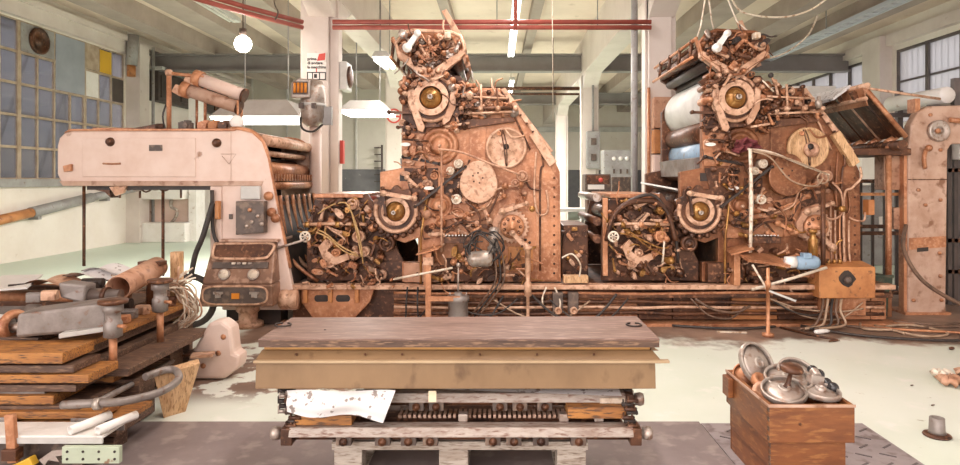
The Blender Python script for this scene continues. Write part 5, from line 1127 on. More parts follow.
plank(-2.98, -2.46, 4.1, 4.9, .30, .345, WOODO, 'broad orange boards under the bent pipe')
plank(-2.56, -2.34, 4.06, 5.2, .352, .40, WOODD, 'red brown plank running back along the open side of the heap')
plank(-2.78, -2.585, 4.06, 5.3, .352, .43, WOODD, 'dark greasy beam running back beside the red brown plank')
plank(-3.2, -2.80, 4.06, 5.5, .352, .47, WOODD, 'long dark beam running back in the middle of the heap')
plank(-2.90, -2.62, 4.06, 5.4, .475, .535, WOODD, 'black beam running back under the long orange board')
plank(-2.88, -2.58, 4.08, 5.5, .54, .575, WOODO, 'long orange board running back under the spindles')
plank(-4.4, -2.91, 4.06, 5.9, .475, .60, WOODD, 'wide dark board stack under the metal pipes')
plank(-4.2, -2.35, 4.2, 4.4, .01, .29, WOODD, 'dark timber sleeper on the floor inside the heap')
plank(-4.2, -2.5, 4.9, 5.1, .01, .29, WOODD, 'dark timber sleeper on the floor at the back of the heap')
plank(-4.0, -2.25, 3.76, 3.9, .005, .085, WOODD, 'dark timber sleeper along the floor at the front of the heap')
# pale split wood standing at the corner
solo('split_board', MB().hexa([(-2.24, 4.3, .0), (-2.15, 4.42, .0), (-2.2, 4.5, 0), (-2.3, 4.4, 0), (-2.26, 4.22, .30), (-2.05, 4.42, .335), (-2.1, 4.5, .345), (-2.3, 4.34, .31)]), WOODP, 'pale splintered board standing at the corner of the heap', 'board', bev=.004)
# white flat sheets and tubes at the front
t = thing('white_tray', (-3.3, 3.66, .11), 'long white sheet tray at the front foot of the heap', 'tray')
build('sheet', MB().bx(-4.2, -2.14, 3.48, 3.68, .195, .21), WHITE, t, .003); build('front_edge', MB().bx(-4.2, -2.14, 3.47, 3.48, .17, .2), GREYL, t); build('support', MB().bx(-4.1, -2.3, 3.55, 3.66, .0, .195), DGREY, t)
for k, (x, lb) in enumerate(((-2.27, 'open ended white tube lying on the tray'), (-2.12, 'second white tube beside the green strip'))):
    a, b = V((x - .045, 3.47, .242)), V((x + .045, 3.68, .25)); solo('white_tube', MB().ring(a, b - a, .024, .018, 0, (b - a).length, 16), WHITE, lb, 'tube')
t = thing('drilled_strip', (-2.2, 3.44, .06), 'pale green drilled metal strip at the front corner of the heap', 'metal strip')
GRN = mat('chipped pale green paint', (.50, .56, .42), (.42, .48, .35), (.28, .17, .10), 5, 16, .5, 0, .1, (.4, .65), (.6, .66))
build('strip', MB().bx(-2.34, -2.03, 3.44, 3.47, .075, .165), GRN, t, .003)
for i in range(4):
    for j in range(2): build('hole', MB().cyl((-2.31 + i * .085, 3.437, .1 + j * .04), (-2.31 + i * .085, 3.4405, .1 + j * .04), .007, n=10), BLACK, t)
t = thing('drilled_strip', (-2.6, 3.8, .21), 'dull grey drilled strip behind the white tubes', 'metal strip')
build('strip', MB().bx(-2.46, -2.15, 3.69, 3.70, .155, .225), ZINC, t, .003)
for i in range(4):
    for j in range(2): build('hole', MB().cyl((-2.43 + i * .085, 3.687, .175 + j * .03), (-2.43 + i * .085, 3.691, .175 + j * .03), .006, n=10), BLACK, t)
t = thing('drilled_strip', (-3.3, 3.82, .212), 'short grey drilled strip above the far end of the white tray', 'metal strip')
build('strip', MB().bx(-3.1, -2.78, 3.69, 3.70, .155, .23), ZINC, t, .003)
for i in range(4): build('hole', MB().cyl((-2.95 + i * .05, 3.687, .195), (-2.95 + i * .05, 3.691, .195), .006, n=10), BLACK, t)
t = thing('rail_clamp', (-2.62, 3.46, .0), 'rusty clamp upright with yellow foot in front of the white tray', 'clamp')
build('upright', MB().box((-2.63, 3.47, .2), (.05, .03, .26), ry=-4), RUST, t, .004); build('foot', MB().box((-2.6, 3.46, .04), (.22, .05, .05), ry=-25), YEL, t, .006); build('nut', MB().box((-2.62, 3.46, .12), (.08, .06, .06)), RUSTD, t, .004)
solo('clamp_claw', MB().prism([(-2.47, .09), (-2.40, .14), (-2.3, .15), (-2.3, .12), (-2.38, .11), (-2.36, .08), (-2.42, .09), (-2.44, .06)], 3.45, 3.5), STEEL, 'small bare metal claw beside the pale green strip', 'clamp')
solo('iron_strip', MB().bx(-4.1, -2.70, 3.82, 3.88, zy(396, 3.78), zy(391, 3.78)), ZINC, 'grey pitted iron strip lying on an orange plank', 'metal strip')
# bent tube
pts = [(-3.4, 3.95, .33), (-2.75, 3.95, .335), (-2.35, 4.0, .35), (-2.2, 4.35, .40), (-2.25, 4.5, .42), (-2.42, 4.5, .40)]
t = thing('bent_pipe', (-2.6, 4.0, .3), 'grey galvanised bent pipe with a collar sticking out of the heap', 'pipe')
build('pipe', MB().tube([W(62, 405, 3.66), W(96, 403, 3.66), W(125, 401, 3.72), W(160, 392, 3.9), W(178, 380, 4.1), W(176, 371, 4.25), W(165, 370, 4.25), W(145, 377, 4.1)], .024, 10, 6), ZINC, t); build('collar', MB().cyl(W(95, 404, 3.66), W(101, 403.6, 3.66), .034, n=14), SILVER, t)
t = thing('bent_pipe', (-2.55, 4.5, .28), 'straight grey pipe running back along the open side of the heap', 'pipe')
build('pipe', MB().tube([W(100, 401, 3.78), W(150, 374, 4.5), W(182, 355, 5.2)], .02, 8, 3), ZINC, t)
solo('iron_strip', MB().bx(-2.46, -2.3, 5.0, 5.3, .22, .235), RUSTD, 'rusty flat tongue sticking out at the back of the heap', 'metal strip')
solo('small_offcut', MB().box((-2.30, 5.0, .235), (.16, .12, .02), rz=15), RUSTL, 'pale rusty offcut lying by the pink plate', 'offcut')
# metal box on top
bo = thing('metal_box', (-2.95, 4.25, .56), 'worn grey metal box with rounded edges on top of the heap', 'metal box')
bp = [(-3.02, 4.02, .555), (-2.62, 4.22, .565), (-2.72, 4.5, .565), (-3.1, 4.3, .555)]
bp = [(-3.0, 3.98, .615), (-2.50, 4.1, .635), (-2.56, 4.34, .635), (-3.04, 4.24, .615)]
build('body', MB().hexa([V(p) for p in bp] + [V(p) + V((.005, .01, .15 + (.03 if k in (1, 2) else 0))) for k, p in enumerate(bp)]), ZINC, bo, .02)
build('skirt', MB().hexa([V(p) + V((.28 if k in (0, 3) else .02, -.01, -.0)) for k, p in enumerate(bp)] + [V(p) + V((.28 if k in (0, 3) else .02, -.01, .03)) for k, p in enumerate(bp)]), GREYL, bo, .004)
def spindle(c, h, z, label, r=.085):
    t = thing('machine_spindle', c, label, 'spindle')
    c = V(c); build('rod', MB().cyl(c, c + V((0, 0, z)), .024, n=12), RUST, t)
    build('body', MB().lathe(c + V((0, 0, z)), (0, 0, 1), [(.035, 0), (.055, .01), (.055, .1), (.045, .11), (.045, .16), (.06, .17), (.06, h - .02), (0, h - .02)], 18), ZINC, t)
    build('head', MB().lathe(c + V((0, 0, z + h - .03)), (0, 0, 1), [(.05, 0), (r, .01), (r + .005, .025), (r, .035), (0, .038)], 22), RUSTD, t)
    build('set_screw', MB().cyl(c + V((.04, -.02, z + .08)), c + V((.1, -.04, z + .08)), .012, n=8), RUST, t)
    return t
spindle((-2.46, 4.1, .40), .24, .19, 'nearer flat headed spindle standing beside the grey metal box')
spindle((-2.50, 4.75, .40), .24, .22, 'farther flat headed spindle standing beside the rolled tin sheet')
c = V((-2.80, 5.2, .575)); t = thing('machine_spindle', c, 'small rusty T headed spindle at the back of the heap', 'spindle')
build('body', MB().lathe(c, (0, 0, 1), [(.05, 0), (.04, .25), (.05, .33)], 14), RUSTD, t); build('head', MB().box(c + V((0, 0, .35)), (.19, .1, .035)), RUSTD, t, .005)
# rolled sheet
a, b = V((-2.68, 4.55, .70)), V((-2.62, 5.45, .86))
a, b = W(118, 288, 4.6), W(157, 267, 5.3)
solo('rolled_sheet', MB().ring(a, b - a, .085, .079, 0, (b - a).length, 28), PEACH, 'rolled tube of stained tin sheet lying across the heap', 'rolled sheet')
# elbow pipe fitting
c = W(79, 295, 4.6); c.z = .665
t = thing('pipe_elbow', (c.x, c.y, c.z - .06), 'grey elbow pipe with a flanged hopper beside the metal box', 'pipe fitting')
build('riser', MB().lathe(V((c.x, c.y, c.z - .06)), (0, 0, 1), [(.05, 0), (.05, .05), (.036, .05), (.036, .16), (.045, .17), (.045, .2), (0, .2)], 16), ZINC, t)
build('hopper', MB().hexa([(c.x - .09, c.y - .07, c.z + .10), (c.x + .08, c.y - .07, c.z + .06), (c.x + .08, c.y + .07, c.z + .06), (c.x - .09, c.y + .07, c.z + .10), (c.x - .1, c.y - .08, c.z + .21), (c.x + .09, c.y - .06, c.z + .19), (c.x + .09, c.y + .06, c.z + .19), (c.x - .1, c.y + .08, c.z + .21)]), ZINC, t, .015)
build('side_pipe', MB().cyl((c.x + .05, c.y, c.z + .11), (c.x + .3, c.y, c.z + .10), .05, n=16), DGREY, t); build('ring', MB().cyl((c.x + .18, c.y, c.z + .105), (c.x + .21, c.y, c.z + .104), .062, n=16), RUSTD, t)
# pipes, sheet and cones lying on top at the far side
for k, (x0, y0, z0, x1, y1, z1, r, m, lb) in enumerate(((-4.4, 4.75, .66, -3.0, 4.7, .66, .045, RUSTD, 'thick dark pipe lying flat behind the grey metal box'), (-4.5, 5.1, .665, -3.1, 5.05, .665, .05, RUST, 'long rusty pipe below the white sheet on the heap'), (-4.6, 5.5, .66, -3.2, 5.4, .66, .045, RUSTD, 'dark pipe at the far side of the heap'), (-4.3, 4.45, .665, -3.05, 4.5, .665, .05, ZINC, 'pitted grey shaft lying just behind the metal box'), (-4.8, 5.8, .64, -3.4, 5.7, .64, .03, RUST, 'thin pipe lying farthest back on the heap'), (-4.2, 5.25, .655, -3.0, 5.22, .655, .04, RUST, 'rusty shaft pointing at the elbow pipe'))):
    solo('metal_pipe', MB().lathe((x0, y0, z0), V((x1 - x0, y1 - y0, z1 - z0)), [(0, 0), (r, 0), (r, 1.0), (r * 1.3, 1.01), (r * 1.3, 1.08), (r, 1.09), (r, (V((x1 - x0, y1 - y0, z1 - z0))).length), (0, (V((x1 - x0, y1 - y0, z1 - z0))).length)], 14), m, lb, 'pipe')
c = W(6, 327, 4.15)
t = thing('worn_roller', c, 'white roller with a rusty ring at the edge of the metal box', 'roller')
build('body', MB().cyl(c + V((-.5, .05, 0)), c, .08, n=18), GREYL, t); build('ring', MB().torus(c + V((.05, 0, .01)), (1, -.2, 0), .075, .03, 20, 8), RUST, t); build('shaft', MB().cyl(c, c + V((.12, 0, 0)), .03, n=10), STEEL, t)
t = thing('tin_sheet', (-3.75, 5.0, .8), 'white sheet panel with a dark slot lying on top of the pipes', 'panel')
q = [W(-14, 292, 4.9), W(27, 289, 4.9), W(43, 276, 5.5), W(2, 277, 5.5)]
build('sheet', MB().slab(q, .015), WHITE, t); cc = (q[1] * .55 + q[2] * .25 + q[0] * .2); build('slot', MB().box(cc + V((-.02, .0, .012)), (.16, .07, .01), rz=35, rx=-2), BLACK, t)
for k, (x, y, D, m, lb) in enumerate(((95, 276, 5.4, PAPER, 'white torn sheet scrap behind the elbow pipe'), (112, 271, 5.6, PAPER, 'white folded sheet scrap near the T headed spindle'), (60, 283, 5.2, RUSTL, 'small pale sheet scrap before the long rusty pipe'))):
    p = W(x, y, D); solo('sheet_scrap', MB().sheet(lambda u, v: p + V(((u - .5) * .36, (v - .5) * .3, .03 * math.sin(u * 5) + .02 * math.cos(v * 6))), 8, 6), m, lb, 'scrap')
rd = random.Random(9)
for k, (x, y, D, m, s, lb) in enumerate(((124, 318, 4.6, RUST, .05, 'small rusty block between the two spindles'), (130, 322, 4.75, ZINC, .06, 'grey fitting lying between the two spindles'), (143, 312, 4.9, RUSTL, .06, 'pale rusty fitting near the farther spindle'), (168, 302, 5.2, RUSTD, .07, 'dark fitting by the wooden post'), (104, 304, 4.6, WOODO, .08, 'short orange wood block behind the nearer spindle'), (100, 322, 4.5, ZINC, .05, 'grey tag of metal behind the nearer spindle'), (120, 300, 4.9, BLACK, .1, 'black greasy lump under the rolled tin sheet'), (93, 292, 4.9, BLACK, .09, 'black lump beneath the elbow side pipe'), (50, 300, 4.5, RUSTL, .06, 'pale rusty lug behind the metal box'), (35, 302, 4.55, ZINC, .06, 'grey lug on the pitted shaft'))):
    p = W(x, y, D); p.z = max(p.z, .60) if p.x < -2.91 else (.575 if p.x < -2.58 else .40); p.z += s * .5; solo('metal_fitting', MB().box(p, (s * 1.6, s, s), rz=rd.uniform(-40, 40)).cyl(p + V((-s * .8, -.01, s * .3)), p + V((s * .9, 0, s * .3)), s * .4, n=10), m, lb, 'fitting', bev=.005)
for k, (xa, ya, xb, yb, D, lb) in enumerate(((118, 332, 178, 303, 4.7, 'thin light bar along the side of the long orange board'), (64, 308, 96, 306, 4.35, 'rusty angle bar lying across the top of the metal box'))):
    a, b = W(xa, ya, D), W(xb, yb, D + (1.0 if k == 0 else .05)); 
    solo('metal_bar', MB().tube([a, b], .016, 4, 0), RUSTL if k == 0 else RUST, lb, 'bar')
# wooden post with a bundle of cut cables
c = V((-2.66, 5.35, 0)); 
solo('wooden_post', MB().bx(c.x - .06, c.x + .02, 5.32, 5.40, 0, 1.0), WOODP, 'pale topped wooden post standing at the back of the heap', 'post', bev=.006)
solo('wooden_post', MB().bx(c.x + .03, c.x + .10, 5.33, 5.39, 0, .62), WOODD, 'short dark post tied beside the pale topped post', 'post', bev=.006)
t = thing('cable_bundle', (-2.5, 5.3, .5), 'bundle of cut pale cables draped by the wooden post', 'cables'); rd = random.Random(12)
for k in range(26):
    a = V((-3.08 + rd.uniform(-.1, .1), 5.25 + rd.uniform(-.06, .06), .72 + rd.uniform(-.06, .1))); q = V((-2.68 + rd.uniform(-.05, .05), 5.22 + rd.uniform(-.05, .05), .74 + rd.uniform(-.05, .05)))
    if k < 16: e = [V((-2.52 + rd.uniform(-.06, .08), 5.2, .66 + rd.uniform(-.08, .08))), V((-2.48 + rd.uniform(-.08, .08), 5.2, .5 + rd.uniform(-.05, .08))), V((-2.60 + rd.uniform(-.08, .08), 5.2, .38 + rd.uniform(-.06, .08)))]
    else: e = [V((-2.54 + rd.uniform(-.05, .08), 5.2 + rd.uniform(-.1, .1), .78 + rd.uniform(-.06, .15)))]
    build('cable', MB().tube([a, q] + e, .0075, 6, 5), (CREAMM, WIRE, CREAMM, WIRE, RUSTL)[k % 5], t)
# black hose looping to the delivery
t = thing('black_hose', (-3.35, 6.5, 0), 'thick black hose looping on the floor beside the console', 'hose')
build('loop', MB().torus((-3.3, 6.9, .30), (.1, 1, 0), .26, .035, 36, 10), RUBBER, t); build('tail', MB().tube([(-3.3, 6.9, .56), (-3.25, 6.9, .8), (-3.16, 6.88, 1.0), (-3.08, 6.93, 1.35)], .03, 8, 5), RUBBER, t)
# pink plate leaning on the floor
t = thing('cast_cover', (-2.28, 5.3, 0), 'pinkish white cast cover with stains standing behind the heap', 'cover')
build('shell', MB().prism([(-2.55, .01), (-2.18, .01), (-2.06, .1), (-2.05, .2), (-2.10, .22), (-2.12, .42), (-2.2, .48), (-2.3, .46), (-2.42, .25)], 5.1, 5.28), PINKW, t, .03)
for x, z in ((-2.22, .22), (-2.34, .12), (-2.18, .35)): build('hole', MB().lathe((x, 5.098, z), (0, -1, 0), [(.022, 0), (.022, .003), (0, .003)], 10), RUST, t)

# ------------------------------------------------------------------ right hand side
t = thing('end_frame', (5.1, 7.6, 0), 'tall pale pink steel end frame with a big round boss', 'machine frame')
def e(x, y): q = W(x, y, 7.6); return (q.x, q.z)
build('plate', MB().prism([e(*q) for q in ((908, 315), (908, 150), (911, 125), (918, 112), (930, 106), (1010, 104), (1010, 142), (952, 144), (948, 150), (946, 315))], 7.6, 7.74), PINKR, t, .02)
bs = build('boss', MB().lathe(W(937, 131, 7.6), (0, -1, 0), [(.125, 0), (.125, .05), (.11, .06), (.08, .035), (.04, .035), (.04, .06), (0, .06)], 30), STEEL, t); build('centre_bolt', MB().lathe(W(937, 131, 7.55), (0, -1, 0), [(.03, 0), (.03, .03), (0, .03)], 8), RUST, bs)
build('joint_line', MB().prism([e(*q) for q in ((908, 179), (947, 179), (947, 180), (908, 180))], 7.595, 7.6), RUSTD, t); build('stain_band', MB().prism([e(*q) for q in ((909, 238), (946, 236), (946, 247), (909, 250))], 7.597, 7.6), RUST, t)
build('slot', MB().prism([e(*q) for q in ((917, 248), (928, 247), (928, 251), (917, 252))], 7.592, 7.6), BLACK, t); build('lever', MB().tube([W(926, 150, 7.55), W(924, 158, 7.52), W(925, 168, 7.55)], .025, 8, 3), RUST, t); build('knob', MB().ball(W(929, 148, 7.55), .04), RUST, t)
for x, y in ((940, 150), (939, 253), (941, 300), (913, 300), (940, 276), (918, 190), (940, 200), (925, 205), (930, 115)): build('bolt', MB().lathe(W(x, y, 7.6), (0, -1, 0), [(.022, 0), (.022, .02), (0, .02)], 6), RUST, t)
build('side_flange', MB().bx(e(905, 0)[0], e(908, 0)[0], 7.62, 7.72, 0, e(0, 150)[1]), RUST, t); build('foot', MB().bx(4.84, 5.38, 7.58, 7.95, 0, .03), RUST, t)
build('top_arm', MB().tube([W(950, 120, 7.55), W(975, 122, 7.55)], .03, 8, 0), RUST, t); build('top_bracket', MB().bx(e(918, 0)[0], e(923, 0)[0], 7.65, 7.8, e(0, 112)[1], e(0, 98)[1]), RUST, t)
build('side_box', MB().prism([e(*q) for q in ((889, 153), (906, 153), (906, 190), (889, 190))], 7.7, 7.9), ORANGEP if False else PEACH, t, .01); build('side_box', MB().prism([e(*q) for q in ((899, 208), (908, 208), (908, 230), (899, 230))], 7.7, 7.85), PEACH, t, .008)
build('side_rail', MB().prism([e(*q) for q in ((868, 193), (908, 193), (908, 196), (868, 196))], 7.75, 7.8), ORANGEP, t)
# tilted delivery board
t = thing('feed_board', W(868, 88, 7.4), 'tilted dark feed board with clamps beside the second tower', 'feed board')
B_, C_ = V((4.27, 7.42, 2.66)), V((4.74, 7.42, 2.10)); U_ = V((0, 1.65, 0))
nb = V((.56, 0, .47)).normalized() * .03
build('board', MB().slab([B_, C_, C_ + U_, B_ + U_], .02), RUSTD, t)
build('edge_bar', MB().tube([B_, C_], .03, 8, 0), RUST, t); build('edge_bar', MB().tube([B_ + U_, C_ + U_], .03, 8, 0), RUST, t)
build('top_rail', MB().tube([B_ + V((.0, -.05, .03)), B_ + U_ + V((0, 0, .03))], .035, 8, 0), RUSTL, t); build('top_rail', MB().tube([B_ + V((-.02, -.05, -.12)), B_ + U_ + V((-.02, 0, -.12))], .025, 8, 0), RUSTL, t)
build('face_strip', MB().slab([B_ + V((-.03, 0, .02)), B_ + V((.02, 0, -.2)), B_ + U_ + V((.02, 0, -.2)), B_ + U_ + V((-.03, 0, .02))], .015), RUST, t)
for k in range(5):
    y = .15 + k * .33; build('strap', MB().tube([B_ + V((-.03, y, -.02)), C_ + V((-.03, y, -.0))], .012, 6, 0), RUSTL if k % 2 else RUSTD, t)
    build('clamp', MB().cyl(C_ + V((-.14, y, -.06)), C_ + V((.04, y + .05, .03)), .035, n=10), RUST, t); build('bracket', MB().box(B_ + V((-.05, y, -.06)), (.06, .05, .1), ry=-30), RUSTD, t, .005)
build('lower_shaft', MB().cyl(C_ + V((-.1, -.1, -.1)), C_ + U_ + V((-.1, 0, -.1)), .06, n=14), RUSTD, t); build('lower_beam', MB().box(C_ + V((-.35, .5, -.17)), (.9, .9, .08)), RUSTD, t, .01)
for y in (.1, 1.5): build('support_post', MB().cyl((4.6, 7.42 + y, 0), (4.6, 7.42 + y, 2.0), .035, n=10), RUST, t)
q = [V((4.05, 7.7, 2.56)), V((4.27, 7.7, 2.72)), V((4.27, 9.0, 2.72)), V((4.0, 9.0, 2.5))]
solo('sheet_stack', MB().slab(q, .03), PAPER, 'white sheets lying on the top edge of the tilted feed board', 'sheets')
t = thing('tie_rod', W(900, 95, 7.4), 'long thin rod from the feed board to the end frame', 'rod'); build('rod', MB().tube([B_ + V((0, -.03, 0)), W(940, 99, 7.5)], .016, 6, 0), RUSTL, t)
# white rollers behind
for k, (x1, y1, x0, y0, r, D0, D1, lb) in enumerate(((948, 95, 890, 107, .11, 8.3, 9.5, 'fat white roller high behind the end frame'), (985, 101, 893, 116, .05, 8.3, 9.8, 'thin white rail under the fat white roller'), (975, 117, 890, 131, .06, 8.4, 9.8, 'thin white rail behind the boss of the end frame'), (960, 132, 893, 140, .10, 8.4, 9.8, 'white roller behind the lower edge of the end frame'))):
    a, b = W(x1, y1, D0), W(x0, y0, D1); b = V((a.x, D1, a.z + .02)); solo('white_roller', MB().lathe(a, b - a, [(0, 0), (r * .9, 0), (r, .02), (r, (b - a).length), (0, (b - a).length)], 20), WHITE, lb, 'roller')
t = thing('roller_stand', (5.9, 9.0, 0), 'dark upright stand carrying white rollers behind the end frame', 'stand')
for y in (8.5, 9.7): build('post', MB().bx(6.05, 6.13, y - .04, y + .04, 0, 2.95), FRAMED, t)
for z in (2.3, 1.2, .5): build('cross_bar', MB().bx(6.05, 6.1, 8.5, 9.7, z, z + .05), FRAMED, t)
for y in (8.5, 9.5):
    for z in (2.59, 2.56, 2.36, 2.12): build('cradle_arm', MB().bx(5.72, 6.45, y - .02, y + .02, z - .03, z + .004), FRAMED, t)
# railing, wall boxes
t = thing('guard_rail', (4.9, 9.2, 0), 'dark steel guard railing behind the orange box', 'railing')
for k in range(6): build('bar', MB().bx(4.72 + k * .16, 4.75 + k * .16, 8.6, 8.63, .06, 1.6), DARK, t)
for z in (.06, .86, .95, 1.56): build('rail', MB().bx(4.66, 5.6, 8.59, 8.64, z, z + .05), RUSTD, t)
for x in (4.68, 5.56): build('post', MB().bx(x - .03, x + .03, 8.58, 8.65, 0, 1.65), RUSTD, t)
t = thing('wall_frame', (6.2, 8.6, 0), 'dark upright rack posts beyond the pale end frame', 'rack')
for x in (5.78, 5.86, 6.0): build('post', MB().bx(x, x + .05, 8.2, 8.26, 0, 2.3), DARK, t)
for z in (.4, .8, 1.7, 2.2): build('rail', MB().bx(5.78, 6.6, 8.2, 8.24, z, z + .05), RUSTD, t)
t = thing('control_box', (5.95, 8.1, 1.85), 'small white control box beyond the end frame', 'electrical box'); build('case', MB().bx(5.82, 6.0, 8.05, 8.2, 1.86, 2.1), WHITE, t, .01); build('button', MB().cyl((5.9, 8.04, 2.0), (5.9, 8.05, 2.0), .03), DGREY, t)
t = thing('cable_clip_box', (5.6, 11, 1.5), 'small white socket on a grey post beyond the railing', 'socket')
build('post', MB().bx(5.9, 6.2, 11, 11.1, 0, 1.75), GREY, t); p = W(886, 224, 10.98); build('plate', MB().bx(p.x - .12, p.x + .12, 10.96, 11, p.z - .13, p.z + .13), WHITE, t, .01); build('hole', MB().cyl((p.x, 10.95, p.z), (p.x, 10.961, p.z), .05), DGREY, t); build('arm', MB().bx(p.x - .6, p.x + .2, 11, 11.05, p.z - .1, p.z + .1), GREY, t)
solo('low_cabinet', MB().bx(6.4, 9.2, 12, 12.6, 0, 1.5), GREY, 'long grey cabinet along the windows behind the railing', 'cabinet', bev=.01)
# orange box on the base
O0, O1 = W(817, 297, 6.95), W(873, 265, 6.95)
t = thing('orange_box', ((O0.x + O1.x) / 2, 7.0, .32), 'rusty orange metal box with a torn black hole', 'electrical box')
zo = .322
oc = build('case', MB().hexa([(O0.x, 6.9, zo), (O1.x, 6.9, zo), (O1.x, 7.17, zo), (O0.x, 7.17, zo), (O0.x, 6.9, .66), (O1.x, 6.9, .66), (O1.x, 7.17, .70), (O0.x, 7.17, .70)]), ORANGEP, t, .01)
cx = W(847, 279, 6.9); rd = random.Random(6)
build('hole', MB().prism([(cx.x + (.085 + rd.uniform(-.02, .02)) * math.cos(a), cx.z + (.085 + rd.uniform(-.02, .02)) * math.sin(a)) for a in [k * .483 for k in range(13)]], 6.894, 6.9), BLACK, oc)
build('hole_lug', MB().ball((cx.x, 6.885, cx.z - .01), .04), DGREY, oc)
for k in range(4): build('cable_gland', MB().lathe((O0.x + .12 + k * .06, 7.05, .67), (0, 0, 1), [(.022, 0), (.022, .05), (.012, .06), (0, .06)], 10), BRASS, oc)
build('bracket_foot', MB().bx(O0.x + .05, O1.x - .05, 7.0, 7.12, .12, .33), RUST, t)
for k in range(5):
    x = O0.x + .02 + k * .05; build('cable', MB().tube([(x + .05, 6.95, .33), (x - .02, 6.85, .2), (x - .12 + .03 * k, 6.8, .06), (x - .3, 6.75, .03)], .014, 7, 5), (WIREB, WIRE, RUBBER)[k % 3], t)
gx0, gx1 = W(873, 0, 7.5).x, W(892, 0, 7.5).x
t = thing('waste_bin', ((gx0 + gx1) / 2, 7.6, 0), 'dark green open bin between the orange box and the end frame', 'bin')
build('body', MB().hexa([(gx0 + .03, 7.5, .0), (gx1 - .03, 7.5, 0), (gx1 - .03, 7.75, 0), (gx0 + .03, 7.75, 0), (gx0, 7.48, .5), (gx1, 7.48, .47), (gx1, 7.78, .47), (gx0, 7.78, .5)]), GREENB, t, .006); build('rim', MB().bx(gx0, gx1, 7.46, 7.49, .46, .49), GREENB, t)
# cables on the floor to the right
cab = [([(4.1, 6.95, .02), (4.3, 6.5, .015), (4.65, 6.6, .015), (4.55, 6.95, .02), (4.2, 6.9, .02), (4.2, 6.6, .018)], WIRE, 'tan cable coiled on the floor under the orange box'),
       ([(3.7, 7.0, .02), (4.2, 6.75, .02), (5.0, 6.9, .02), (5.6, 6.4, .02)], WIREB, 'brown cable trailing from the orange box past the end frame'),
       ([(3.3, 6.95, .02), (3.7, 6.5, .02), (4.5, 6.3, .02), (5.2, 6.55, .02)], RUBBER, 'black cable curving over the oily floor near the iron bar'),
       ([(4.4, 7.1, .03), (4.8, 6.95, .03), (5.3, 7.05, .03), (6.0, 6.7, .02)], WIREB, 'thick brown cable lying at the foot of the end frame'),
       ([(3.9, 6.9, .02), (4.3, 6.7, .03), (4.8, 6.6, .02), (4.6, 6.35, .015)], RUST, 'reddish cable snaking on the oily floor'),
       ([(4.0, 7.05, .025), (3.9, 6.8, .02), (4.15, 6.75, .02), (4.4, 6.85, .02)], WIRE, 'pale cable loop against the base below the orange box'),
       ([(1.9, 6.95, .02), (2.5, 6.8, .02), (3.0, 6.9, .02)], RUBBER, 'black cable along the base before the second tower')]
for pts, m, lb in cab: solo('floor_cable', MB().tube(pts, .014, 7, 6), m, lb, 'cable')
solo('floor_cable', MB().tube([W(906, 225, 7.5), W(904, 250, 7.35), W(922, 280, 7.1), W(958, 303, 6.7), W(985, 312, 6.5)], .022, 8, 6), WIREB, 'thick brown cable hanging across the front of the end frame', 'cable')
# hanging wires from the ceiling
for k, (p, q, lb) in enumerate((((705, 0, 7.3), (694, 48, 7.3), 'pale wire from the ceiling to the back of the second inking head'), ((728, 0, 7.4), (752, 34, 7.3), 'pale wire from the ceiling to the front of the second inking head'), ((709, 0, 7.4), (715, 33, 7.6), 'slack wire hanging behind the second inking head'))):
    b = W(*p); t_ = V((b.x + (b.x - W(*q).x) * 1.0, b.y, 5.38)); b2 = W(*q)
    solo('hanging_wire', MB().tube([t_, b, b2], .009, 6, 3), CREAMM, lb, 'wire')
b = [W(x, y, 7.6) for x, y in ((722, -30), (735, 5), (752, 15), (785, 17), (812, 9), (835, -8))]
solo('hanging_wire', MB().tube(b, .012, 6, 6), CREAMM, 'white cable drooping in a wide curve under the ceiling', 'cable')
b = [W(x, y, 9.5) for x, y in ((818, 15), (808, 35), (790, 50), (770, 58), (740, 60))]
solo('hanging_wire', MB().tube(b, .012, 6, 6), CREAMM, 'thin pale wire drooping below the ceiling ribs by the high windows', 'wire')
solo('hanging_wire', MB().tube([W(274, -40, 9.0), W(274, 0, 9.0), W(278, 12, 9.0), W(275, 20, 9.0)], .01, 6, 4), DGREY, 'short dark wire hanging from the ceiling near the bulb', 'wire')
solo('hanging_wire', MB().cyl(W(552, 0, 9.0) + V((0, 0, .7)), W(553, 122, 9.0), .006, n=6), CREAMM, 'single plumb wire hanging between the two press towers', 'wire')
# wrapped junction and pads at the second column
t = thing('column_box', (2.35, 9.7, 1.6), 'stack of peach boxes and conduit on the column by the white cylinder', 'electrical box')
for k, (z0, z1, m) in enumerate(((2.38, 2.85, PEACH), (2.0, 2.36, ORANGEP), (1.62, 1.98, PINKW))): build('case', MB().bx(2.36, 2.66, 9.62, 9.79, z0, z1), m, t, .012)
build('conduit', MB().cyl((2.3, 9.7, 1.2), (2.3, 9.7, 3.0), .025, n=8), RUST, t)
# dark press parts standing far behind between the towers
t = thing('work_bench', (1.6, 11.5, 0), 'grey bench with pale top behind the gap between the towers', 'bench')
build('top', MB().bx(.95, 1.75, 12.0, 12.6, 1.0, 1.06), GREYL, t, .006)
for x in (1.0, 1.65): 
    for y in (12.05, 12.5): build('leg', MB().bx(x, x + .05, y, y + .05, 0, 1.0), GREY, t)
build('shelf', MB().bx(1.0, 1.7, 12.05, 12.55, .4, .43), GREY, t)

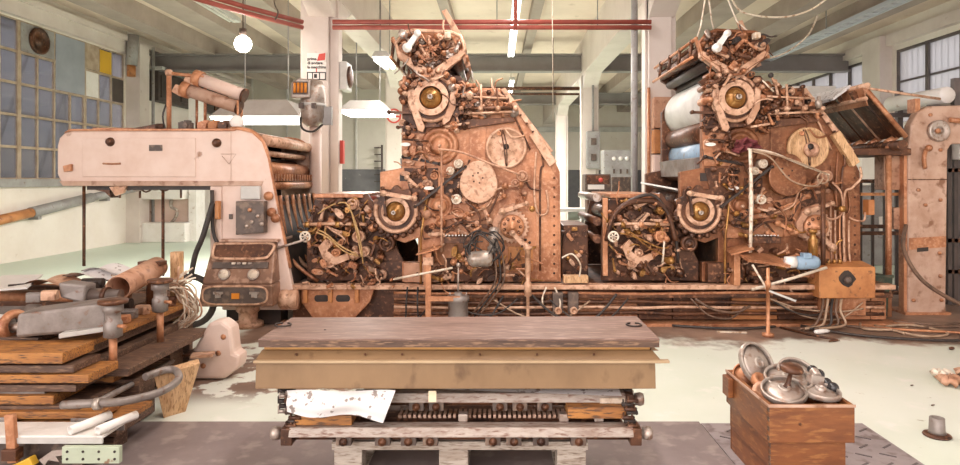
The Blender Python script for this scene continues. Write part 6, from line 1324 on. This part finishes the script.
# ------------------------------------------------------------------ light: bright overcast daylight through windows and the open front, plus the lamps that burn
w = bpy.data.worlds.new('sky'); sc.world = w; w.use_nodes = True
nt = w.node_tree; bg = nt.nodes['Background']
tc = nt.nodes.new('ShaderNodeTexCoord'); dp = nt.nodes.new('ShaderNodeVectorMath'); dp.operation = 'DOT_PRODUCT'
sd = V((-.64, -.70, .27)).normalized(); dp.inputs[1].default_value = sd
nt.links.new(tc.outputs['Generated'], dp.inputs[0])
mr = nt.nodes.new('ShaderNodeMapRange'); mr.interpolation_type = 'SMOOTHSTEP'
mr.inputs['From Min'].default_value = .4; mr.inputs['From Max'].default_value = .98; mr.inputs['To Min'].default_value = .34; mr.inputs['To Max'].default_value = 3.3
nt.links.new(dp.outputs['Value'], mr.inputs['Value']); 
sx_ = nt.nodes.new('ShaderNodeSeparateXYZ'); nt.links.new(tc.outputs['Generated'], sx_.inputs[0])
m2 = nt.nodes.new('ShaderNodeMapRange'); m2.interpolation_type = 'SMOOTHSTEP'; m2.inputs['From Min'].default_value = .35; m2.inputs['From Max'].default_value = .85; m2.inputs['To Max'].default_value = .9
nt.links.new(sx_.outputs['X'], m2.inputs['Value'])
ad = nt.nodes.new('ShaderNodeMath'); nt.links.new(mr.outputs['Result'], ad.inputs[0]); nt.links.new(m2.outputs['Result'], ad.inputs[1]); nt.links.new(ad.outputs[0], bg.inputs['Strength'])
bg.inputs['Color'].default_value = (1.0, .91, .88, 1)
def area(name, loc, sx, sy, power, colr, rot=(0, 0, 0)):
    l = bpy.data.lights.new(name, 'AREA'); l.shape = 'RECTANGLE'; l.size = sx; l.size_y = sy; l.energy = power; l.color = colr
    o = bpy.data.objects.new(name, l); col.objects.link(o); o.location = loc; o.rotation_euler = [R(a) for a in rot]; o.visible_camera = False; return o
area('hood_light', H1[0] + V((0, H1[2], -.02)), H1[1] * 1.8, 1.0, 130, (1, .95, .88))
area('hood_light', H2[0] + V((0, H2[2], -.02)), H2[1] * 1.8, 1.0, 90, (1, .95, .88))
l = bpy.data.lights.new('bulb_light', 'POINT'); l.energy = 14; l.color = (1, .90, .78); l.shadow_soft_size = .12
o = bpy.data.objects.new('bulb_light', l); col.objects.link(o); o.location = BULBP + V((0, 0, -.25)); o.visible_camera = False
area('tube_light', (-2.14, 12.3, 3.78), .3, 2.4, 35, (1, .96, .9))
area('batten_light', (.45, 20.5, 4.55), .3, 2.4, 650, (1, .93, .89)); area('batten_light', (.33, 4.5, 4.48), .3, 8.0, 150, (1, .92, .87)); area('batten_light', (.33, 12.5, 4.48), .3, 5.5, 160, (1, .92, .87))
vs = sc.view_settings
vs.view_transform = 'Standard'; vs.look = 'None'; vs.exposure = .64; vs.gamma = 1; vs.use_curve_mapping = False
sc.cycles.max_bounces = 8; sc.cycles.diffuse_bounces = 4; sc.cycles.transparent_max_bounces = 12; sc.cycles.use_denoising = True
sc.cycles.caustics_reflective = False; sc.cycles.caustics_refractive = False; sc.cycles.sample_clamp_indirect = 6
